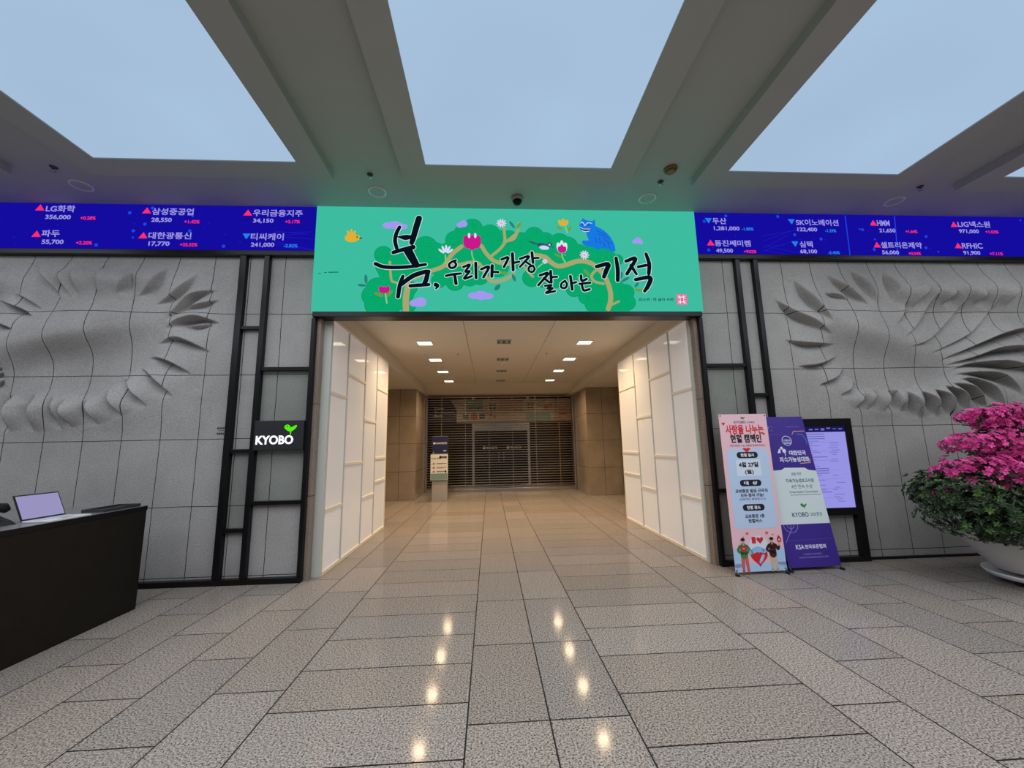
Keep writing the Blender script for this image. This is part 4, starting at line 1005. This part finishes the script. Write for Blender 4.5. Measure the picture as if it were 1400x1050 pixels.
# ------------------------------------------------------------------ banner stands
def stand(label, BL, BR, TL, foot_y):
    """sheet plane from three corners; returns root, plane(u, v[, layer]) with u 0..W, v 0..H"""
    BL, BR, TL = Vector(BL), Vector(BR), Vector(TL)
    W, H = (BR - BL).length, (TL - BL).length
    eu, ev = (BR - BL) / W, (TL - BL) / H
    n = eu.cross(ev).normalized()          # towards the viewer
    c = (BL + BR) / 2; root = Vector((c.x, c.y, 0))
    t = thing('banner_stand', label, 'banner stand', root)
    def pl(d): return lambda u, v: tuple(BL + eu * u + ev * v + n * d - root)
    P = lambda u, v, d: Vector(pl(d)(u, v))
    sh = Shape()
    a = [P(0, 0, 0), P(W, 0, 0), P(W, H, 0), P(0, H, 0)]; b = [P(0, 0, -.003), P(W, 0, -.003), P(W, H, -.003), P(0, H, -.003)]
    sh.add(a + b, [(0, 1, 2, 3), (7, 6, 5, 4), (0, 4, 5, 1), (1, 5, 6, 2), (2, 6, 7, 3), (3, 7, 4, 0)])
    # X shaped support behind the sheet
    hub = P(W / 2, H * .42, -.05)
    for u in (0.02, W - .02): Shape().tube([hub, P(u, H - .012, -.008)], .006, 8).done('arm', M_dark, t)
    for u in (0.01, W - .01):
        ft = P(u, .0, .0); ft.z = .012
        lg = Shape().tube([hub, P(u, .03, -.012), ft + Vector((0, -.02, 0))], .007, 8).done('leg', M_dark, t)
        Shape().box(ft.x - .014, ft.x + .014, ft.y - .045, ft.y + .01, .0, .026, bev=.006).done('foot', M_blackmat, lg)
    bk = hub + Vector((0, 0, 0)); back = Vector((hub.x, 4.905 - root.y, .012))
    Shape().tube([hub, back], .007, 8).done('leg', M_dark, t)
    Shape().lathe([(.03, -.03), (.03, .03)], cx=hub.x, cy=hub.y, cz=hub.z, n=14).done('hub', M_blackmat, t)
    for u, v in ((.02, .02), (W - .02, .02), (.02, H - .02), (W - .02, H - .02)):
        c_ = P(u, v, .001); s_ = Shape(); s_.flat(disc_pts(u, v, .009, n=12), 0, pl(.002)); s_.done('eyelet', M_dark, t)
    return t, pl, W, H, sh


def heart(cx, cz, k):
    return [(cx + k * .0625 * 16 * math.sin(a) ** 3, cz + k * .0625 * (13 * math.cos(a) - 5 * math.cos(2 * a) - 2 * math.cos(3 * a) - math.cos(4 * a)))
            for a in [2 * PI * i / 28 for i in range(28)]]


C1 = dict(pink=(236, 192, 200), box=(190, 210, 236), dark=(14, 18, 38), red=(214, 34, 44), navy=(52, 52, 110), white=(240, 240, 242), sky=(150, 192, 236),
          skin=(232, 190, 165), brown=(66, 30, 24), cream=(206, 184, 158), green=(60, 130, 70), rose=(206, 96, 90), grey=(96, 100, 150), paper=(216, 226, 238),
          cloud=(176, 206, 240), kgreen=(60, 140, 60))
K1 = list(C1); MM1 = [paint('print_' + k, C1[k]) for k in K1]; I1 = {k: i for i, k in enumerate(K1)}
t1, pl1, W, H, sheet = stand('pink upright banner stand for a blood donation drive, right of the opening', (2.745, 4.595, .035), (3.365, 4.615, .035), (2.815, 4.75, 1.825), 0)
sheet.done('printed_sheet', MM1[I1['pink']], t1)
s_ = Shape(); A, B, Cc, D = pl1(.0012), pl1(.0022), pl1(.0032), pl1(.0042)
V = lambda f: H * f
rect(s_, 0, W, 0, V(.05), I1['cloud'], A)
s_.flat(disc_pts(.03, V(.08), .12, .10, 0, 20), I1['cloud'], lambda u, v: A(min(max(u, 0), W), v))
s_.flat(disc_pts(W - .03, V(.08), .12, .10, 0, 20), I1['cloud'], lambda u, v: A(min(max(u, 0), W), v))
s_.flat(round_rect(.05, W - .04, V(.255), V(.765), .06), I1['box'], A)
bird_logo(s_, W / 2, V(.972), .028, A, I1['kgreen'])
write(s_, 'KYOBO', .19, .345, V(.944), .030, A, I1['navy'], .02); write(s_, '교보증권', .36, .455, V(.943), .024, A, I1['navy'], .01)
write(s_, '사랑을 나누는', .07, W - .055, V(.895), .118, A, I1['red'], .035)
write(s_, '헌혈 캠페인', .12, W - .10, V(.833), .105, A, I1['dark'], .04)
s_.flat(heart(.05, V(.935), .022), I1['red'], A); s_.flat(heart(W - .06, V(.862), .016), I1['red'], A)
write(s_, '가장 따뜻한 나눔, 헌혈에 동참해 주세요!', .10, W - .06, V(.785), .028, A, I1['grey'], .01)
s_.flat([(W / 2 - .055, V(.764)), (W / 2, V(.738)), (W / 2 + .055, V(.764)), (W / 2 + .02, V(.770)), (W / 2, V(.765)), (W / 2 - .02, V(.770))], I1['red'], B)
for f, body in ((.722, '헌혈 일시'), (.540, '대  상'), (.385, '헌혈 장소')):
    s_.flat(round_rect(W / 2 - .135, W / 2 + .135, V(f) - .037, V(f) + .037, .036), I1['dark'], B)
    write(s_, body, W / 2 - .085, W / 2 + .085, V(f), .040, Cc, I1['white'], .03)
rect(s_, W / 2 - .155, W / 2 + .155, V(.585), V(.692), I1['paper'], B)
write(s_, '4월 27일', W / 2 - .125, W / 2 + .125, V(.659), .060, Cc, I1['dark'], .04)
write(s_, '(월)', W / 2 - .055, W / 2 + .055, V(.610), .060, Cc, I1['dark'], .03)
write(s_, '교보증권 빌딩 근무자', W / 2 - .205, W / 2 + .205, V(.490), .042, B, I1['dark'], .03)
write(s_, '모두 참여 가능!', W / 2 - .145, W / 2 + .145, V(.462), .042, B, I1['dark'], .03)
write(s_, '(방문객도 환영합니다)', W / 2 - .165, W / 2 + .165, V(.436), .032, B, I1['grey'], .01)
write(s_, '교보증권 1층', W / 2 - .12, W / 2 + .12, V(.332), .042, B, I1['dark'], .03)
write(s_, '헌혈버스', W / 2 - .085, W / 2 + .085, V(.302), .042, B, I1['dark'], .03)
s_.done('printed_text', MM1, t1)
s_ = Shape()
s_.flat(disc_pts(W / 2, V(.135), .125, .14, 0, 28), I1['paper'], B)
for cx, f, k in ((.19, .226, .018), (.43, .226, .02), (.135, .205, .010), (.50, .215, .011)): s_.flat(heart(cx, V(f), k), I1['rose'], B)
s_.flat(round_rect(.235, .285, V(.165), V(.205), .006), I1['red'], Cc); s_.flat(heart(.335, V(.185), .042), I1['red'], Cc)
s_.flat(heart(W / 2 - .005, V(.085), .105), I1['red'], Cc)
stroke(s_, [(.21, V(.115), .05), (.29, V(.13), .06), (.37, V(.12), .05)], pl1(.0052), I1['sky'])
stroke(s_, [(W / 2, V(.055), .03), (W / 2 + .04, V(.09), .035)], pl1(.0056), I1['cloud'])
# two printed figures
for cx, top, legs, flip in ((.125, 'green', 'rose', 1), (.475, 'brown', 'cream', -1)):
    stroke(s_, [(cx - .02, V(.095), .045), (cx - .022, V(.03), .035), (cx - .024, V(.005), .03)], Cc, I1[legs], smooth=False)
    stroke(s_, [(cx + .02, V(.095), .045), (cx + .03, V(.03), .035), (cx + .034, V(.005), .03)], Cc, I1[legs], smooth=False)
    stroke(s_, [(cx, V(.15), .075), (cx, V(.10), .085)], D, I1[top], smooth=False)
    stroke(s_, [(cx - .04, V(.152), .032), (cx - .068, V(.128), .03), (cx - .03, V(.112), .026)], D, I1[top])
    stroke(s_, [(cx + .04, V(.152), .032), (cx + .068, V(.128), .03), (cx + (.03 if flip > 0 else .085), V(.112 if flip > 0 else .145), .026)], D, I1[top])
    stroke(s_, [(cx, V(.160), .02), (cx, V(.172), .02)], D, I1['skin'], smooth=False)
    s_.flat(disc_pts(cx, V(.183), .022, .026, 0, 16), I1['skin'], D)
    s_.flat(disc_pts(cx, V(.191), .026, .018, 0, 16), I1['dark'], pl1(.0052))
    if flip > 0: s_.flat(heart(cx, V(.135), .040), I1['red'], pl1(.0056)); stroke(s_, [(cx - .01, V(.138), .008), (cx + .01, V(.138), .008)], pl1(.0062), I1['white'], smooth=False)
    else:
        stroke(s_, [(cx + .085, V(.15), .018), (cx + .09, V(.163), .018)], D, I1['skin'], smooth=False)
        s_.flat(disc_pts(cx + .095, V(.183), .027, n=16), I1['red'], D); s_.flat([(cx + .071, V(.189)), (cx + .119, V(.189)), (cx + .09, V(.213))], I1['red'], D)
        s_.flat(disc_pts(cx + .095, V(.183), .010, n=10), I1['white'], pl1(.0052))
s_.done('printed_picture', MM1, t1)

C2 = dict(purple=(60, 40, 140), white=(214, 228, 228), text=(60, 70, 100), navy=(34, 48, 92), kgreen=(62, 160, 70), pale=(222, 222, 244), violet=(110, 60, 170), line=(150, 130, 215), orange=(235, 170, 150), cyan=(50, 110, 200))
K2 = list(C2); MM2 = [paint('sheet_' + k, C2[k]) for k in K2]; I2 = {k: i for i, k in enumerate(K2)}
t2, pl2, W, H, sheet = stand('purple and white award banner stand, right of the pink one', (3.42, 4.655, .04), (4.075, 4.68, .04), (3.335, 4.855, 1.79), 0)
sheet.done('printed_sheet', MM2[I2['purple']], t2)
s_ = Shape(); A, B, Cc = pl2(.0012), pl2(.0022), pl2(.0032)
V = lambda f: H * f
s_.flat([(0, V(.268)), (W, V(.268)), (W, V(.615)), (W * .85, V(.622)), (W * .78, V(.638)), (W * .38, V(.640)), (W * .30, V(.625)), (0, V(.622))], I2['white'], A)
rect(s_, .12, .21, V(.90), V(.902), I2['line'], A); rect(s_, .208, .21, V(.90), V(.93), I2['line'], A); rect(s_, .12, .21, V(.928), V(.93), I2['line'], A)
write(s_, 'KSI', .13, .165, V(.920), .014, A, I2['pale'], .02)
write(s_, 'Sustainability Summit', W - .25, W - .07, V(.926), .014, A, I2['line'], .01)
stroke(s_, [(W * .22, V(.872), .006), (W * .55, V(.872), .006)], A, I2['violet'], smooth=False)
stroke(s_, [(W * .70, V(.872), .008), (W * .74, V(.893), .008), (W * .97, V(.895), .008)], A, I2['orange'], smooth=False)
stroke(s_, [(W * .80, V(.872), .016), (W * .90, V(.872), .016), (W * .96, V(.835), .016), (W * .96, V(.80), .012)], A, I2['cyan'], smooth=False)
stroke(s_, [(W * .93, V(.70), .010), (W * .93, V(.672), .010), (W * .72, V(.668), .008)], A, I2['orange'], smooth=False)
cx, cz = W * .56, V(.828)
ring = [(cx + .062 * math.cos(2 * PI * i / 32), cz + .058 * math.sin(2 * PI * i / 32), .007) for i in range(33)]
stroke(s_, ring, A, I2['pale'], smooth=False); write(s_, 'KRCA', cx - .02, cx + .05, cz + .004, .026, A, I2['pale'], .03)
s_.flat(disc_pts(cx - .033, cz + .004, .017, n=12), I2['line'], A); stroke(s_, [(cx - .04, cz - .030, .012), (cx + .04, cz - .030, .012)], A, I2['pale'])
s_.flat([(W * .31, V(.742)), (W * .36, V(.772)), (W * .39, V(.770)), (W * .37, V(.742))], I2['pale'], A)
s_.flat(disc_pts(W * .415, V(.777), .018, n=12), I2['pale'], A); s_.flat(disc_pts(W * .455, V(.757), .026, n=12), I2['pale'], A); stroke(s_, [(W * .46, V(.748), .012), (W * .46, V(.722), .010)], A, I2['pale'], smooth=False)
write(s_, '대한민국', W * .545, W * .885, V(.742), .060, A, I2['pale'], .035)
write(s_, '지속가능성대회', W * .32, W * .915, V(.696), .064, A, I2['pale'], .035)
write(s_, '금융 부문', W * .48, W * .68, V(.597), .036, B, I2['text'], .0)
write(s_, '지속가능성보고서상', W * .34, W * .90, V(.552), .048, B, I2['text'], .015)
write(s_, '4년 연속 수상', W * .42, W * .84, V(.512), .048, B, I2['text'], .0)
write(s_, "Korean Readers' Choice Awards", W * .36, W * .92, V(.477), .026, B, I2['text'], .0)
rect(s_, W * .36, W * .97, V(.455), V(.4575), I2['text'], B)
bird_logo(s_, W * .57, V(.385), .042, B, I2['kgreen'])
write(s_, 'KYOBO', W * .30, W * .62, V(.328), .052, B, I2['navy'], .01); write(s_, '교보증권', W * .655, W * .885, V(.328), .042, B, I2['navy'], .0)
for r_ in (.045, .09):
    arc = [(W * .22 + r_ * math.cos(a), V(.267) + r_ * math.sin(a), .006) for a in [PI + PI * i / 14 for i in range(15)]]
    stroke(s_, arc, A, I2['line'], smooth=False)
stroke(s_, [(W * .22, V(.265), .007), (W * .22, V(.235), .007), (W * .05, V(.155), .007)], A, I2['line'], smooth=False)
stroke(s_, [(W * .08, V(.165), .005), (W * .97, V(.172), .005)], A, I2['violet'], smooth=False)
write(s_, 'KSA', W * .22, W * .38, V(.125), .052, A, I2['pale'], .02); write(s_, '한국표준협회', W * .395, W * .80, V(.125), .046, A, I2['pale'], .03)
write(s_, '*KOREAN STANDARDS', W * .33, W * .68, V(.080), .018, A, I2['line'], .01); write(s_, 'KOREAN STANDARDS ASSOCIATION', W * .24, W * .80, V(.060), .018, A, I2['line'], .01)
s_.done('printed_text', MM2, t2)

# ------------------------------------------------------------------ azalea in a bowl
PX, PY = 5.62, 3.97
M_pot = plain('stone_glaze', (0.66, 0.65, 0.60, 1), .4, var=.05, scale=30)
pt = thing('potted_azalea', 'large pink flowering azalea in a pale round bowl at right edge', 'potted plant', (PX, PY, .115))
Shape().lathe([(.0001, .02), (.31, .0), (.36, .02), (.45, .13), (.535, .25), (.585, .36), (.61, .44), (.595, .45), (.57, .44), (.54, .34)], n=64, caps=False).done('bowl', M_pot, pt)
Shape().lathe([(.0001, .39), (.3, .40), (.555, .375)], n=40, caps=False).done('soil', plain('soil', (.03, .02, .014, 1), .95, var=.4, bump=1), pt)
tk_ = Shape()
tk_.tube([(.0, 0, .38), (.05, .02, .65), (-.04, .0, .95), (.03, .02, 1.25), (-.05, 0, 1.5), (-.08, 0, 1.64)], [.075, .06, .05, .04, .03, .015], 12)
rn = random.Random(2)
for _ in range(26):
    a = rn.uniform(0, 2 * PI); z0 = rn.uniform(.5, 1.45); ln = rn.uniform(.25, .6) * (1.25 - .55 * (z0 - .5))
    tk_.tube([(0, 0, z0), (.5 * ln * math.cos(a), .5 * ln * math.sin(a) * .8, z0 + .06), (ln * math.cos(a), ln * math.sin(a) * .8, z0 + .08)], [.018, .012, .005], 7)
tk_.done('trunk', plain('bark', (.05, .035, .025, 1), .9, var=.4, bump=.8), pt)
M_leaf = plain('azalea_leaf', (.028, .055, .018, 1), .45, var=.45, scale=9)
M_leaf2 = plain('azalea_young_leaf', (.075, .16, .03, 1), .45, var=.3, scale=9)
M_petal = plain('azalea_petal', (.52, .022, .20, 1), .5, var=.3, scale=14)
M_petal2 = plain('azalea_petal_pale', (.70, .06, .30, 1), .5, var=.2, scale=14)


def leaf_tuft(s_, c, out, n, ln, mi):
    up = Vector((0, 0, 1))
    out = (out + up * .35).normalized()
    a = out.orthogonal().normalized(); b = out.cross(a)
    for k in range(n):
        t_ = 2 * PI * (k + rn.random() * .6) / n
        d = (out * .55 + (a * math.cos(t_) + b * math.sin(t_)) * .85).normalized()
        side = d.cross(out).normalized()
        l_ = ln * rn.uniform(.7, 1.15); w = l_ * .2
        m = c + d * l_ * .55
        s_.add([c, m + side * w + out * .004, c + d * l_ - out * .008, m - side * w + out * .004], [(0, 1, 2, 3)], mi)


def blossom(s_, c, out, r, mi):
    a = out.orthogonal().normalized(); b = out.cross(a); t0 = rn.random() * 6
    for k in range(5):
        t_ = t0 + 2 * PI * k / 5
        d = a * math.cos(t_) + b * math.sin(t_); e_ = out.cross(d)
        base = c - out * r * .35
        s_.add([base, c + d * r * .62 + e_ * r * .36 + out * r * .12, c + d * r * 1.05 + out * r * .02, c + d * r * .62 - e_ * r * .36 + out * r * .12],
               [(0, 1, 2), (0, 2, 3)], mi)


def shell(cx, cy, cz, rx, ry, rz, zmin=-1.0):
    while True:
        v = Vector((rn.gauss(0, 1), rn.gauss(0, 1), rn.gauss(0, 1))).normalized()
        if v.z > zmin: break
    k = rn.uniform(.62, 1.0) + rn.uniform(-.05, .12)
    p_ = Vector((cx + v.x * rx * k, cy + v.y * ry * k, cz + v.z * rz * k))
    return p_, Vector((v.x / rx, v.y / ry, v.z / rz)).normalized()


fol = Shape()
GR = [(-.55, -.05, .62, .48, .52, .30), (.05, -.2, .60, .62, .55, .30), (.62, 0, .62, .48, .52, .32), (-.2, .1, .82, .75, .55, .28), (.45, .1, .85, .65, .52, .28),
      (-.72, 0, .78, .34, .40, .20), (-.40, -.25, .46, .40, .36, .16)]
fit = lambda g: (g[0] * .961 - .09, g[1] * .961, 1.385 - (1.385 - g[2]) * .961, g[3] * 1.03, g[4], g[5])
for g in map(fit, GR):
    for _ in range(520):
        c, o_ = shell(*g)
        if c.z < .30: continue
        leaf_tuft(fol, c, o_, 6, .054, 1 if rn.random() < .10 else 0)
# blossom pads: centre (relative to the plant), radii
PADS = [(-.30, -.02, 1.60, .22, .18, .075), (.02, .0, 1.635, .26, .2, .085), (.28, .0, 1.565, .24, .2, .075),
        (-.15, -.03, 1.505, .20, .18, .07),
        (-.42, -.02, 1.30, .32, .24, .10), (.02, -.08, 1.33, .40, .30, .12), (.38, .0, 1.32, .34, .26, .11),
        (-.05, -.05, 1.18, .34, .28, .09),
        (-.48, -.06, 1.00, .42, .34, .15), (-.10, -.16, 1.02, .42, .36, .15), (.42, -.10, .98, .50, .40, .16), (.62, -.15, .80, .42, .36, .13), (-.28, -.20, .86, .20, .2, .07),
        (.10, -.30, .86, .30, .22, .09)]
for k, g in enumerate(map(fit, PADS)):
    g = g[:5] + (g[5] * 1.35,)
    s_ = Shape()
    area = g[3] * g[4]
    for _ in range(int(60 + 900 * area)):
        c, o_ = shell(*g, zmin=-.55)
        blossom(s_, c, (o_ + Vector((0, -.35, .25))).normalized(), rn.uniform(.028, .042), 1 if rn.random() < .3 else 0)
    for _ in range(int(14 + 120 * area)):
        c, o_ = shell(g[0], g[1], g[2] - .03, g[3] * .85, g[4] * .85, g[5] * .8)
        leaf_tuft(fol, c, o_, 5, .045, 0)
    s_.done('blossom_pad', [M_petal, M_petal2], pt)
s_ = Shape()
for q in ((-.60, -.38, .40), (-.92, -.1, .86), (-.80, -.2, .90), (-.66, -.25, .92), (-.98, .0, .80)):
    for _ in range(4):
        blossom(s_, Vector((q[0] - .07, q[1], q[2])) + Vector((rn.uniform(-.03, .03), rn.uniform(-.02, .02), rn.uniform(-.025, .025))), Vector((rn.uniform(-.3, .3), -1, rn.uniform(-.2, .5))).normalized(), .034, rn.randint(0, 1))
s_.done('stray_blossoms', [M_petal, M_petal2], pt)
fol.done('foliage', [M_leaf, M_leaf2], pt)
t = thing('plant_caddy', 'white round wheeled saucer under the azalea bowl', 'plant saucer', (PX, PY, 0))
Shape().lathe([(.0001, .085), (.40, .085), (.425, .108), (.44, .11), (.437, .10), (.41, .062), (.38, .055), (.0001, .055)], n=56, caps=False).done('saucer', plain('white_saucer_plastic', (.9, .91, .91, 1), .35), t)
for k in range(5):
    a = k * 2 * PI / 5 - 1.9
    w = Shape().tube([(.31 * math.cos(a) - .02, .31 * math.sin(a), .027), (.31 * math.cos(a) + .02, .31 * math.sin(a), .027)], .026, 14).done('castor', M_blackmat, t)
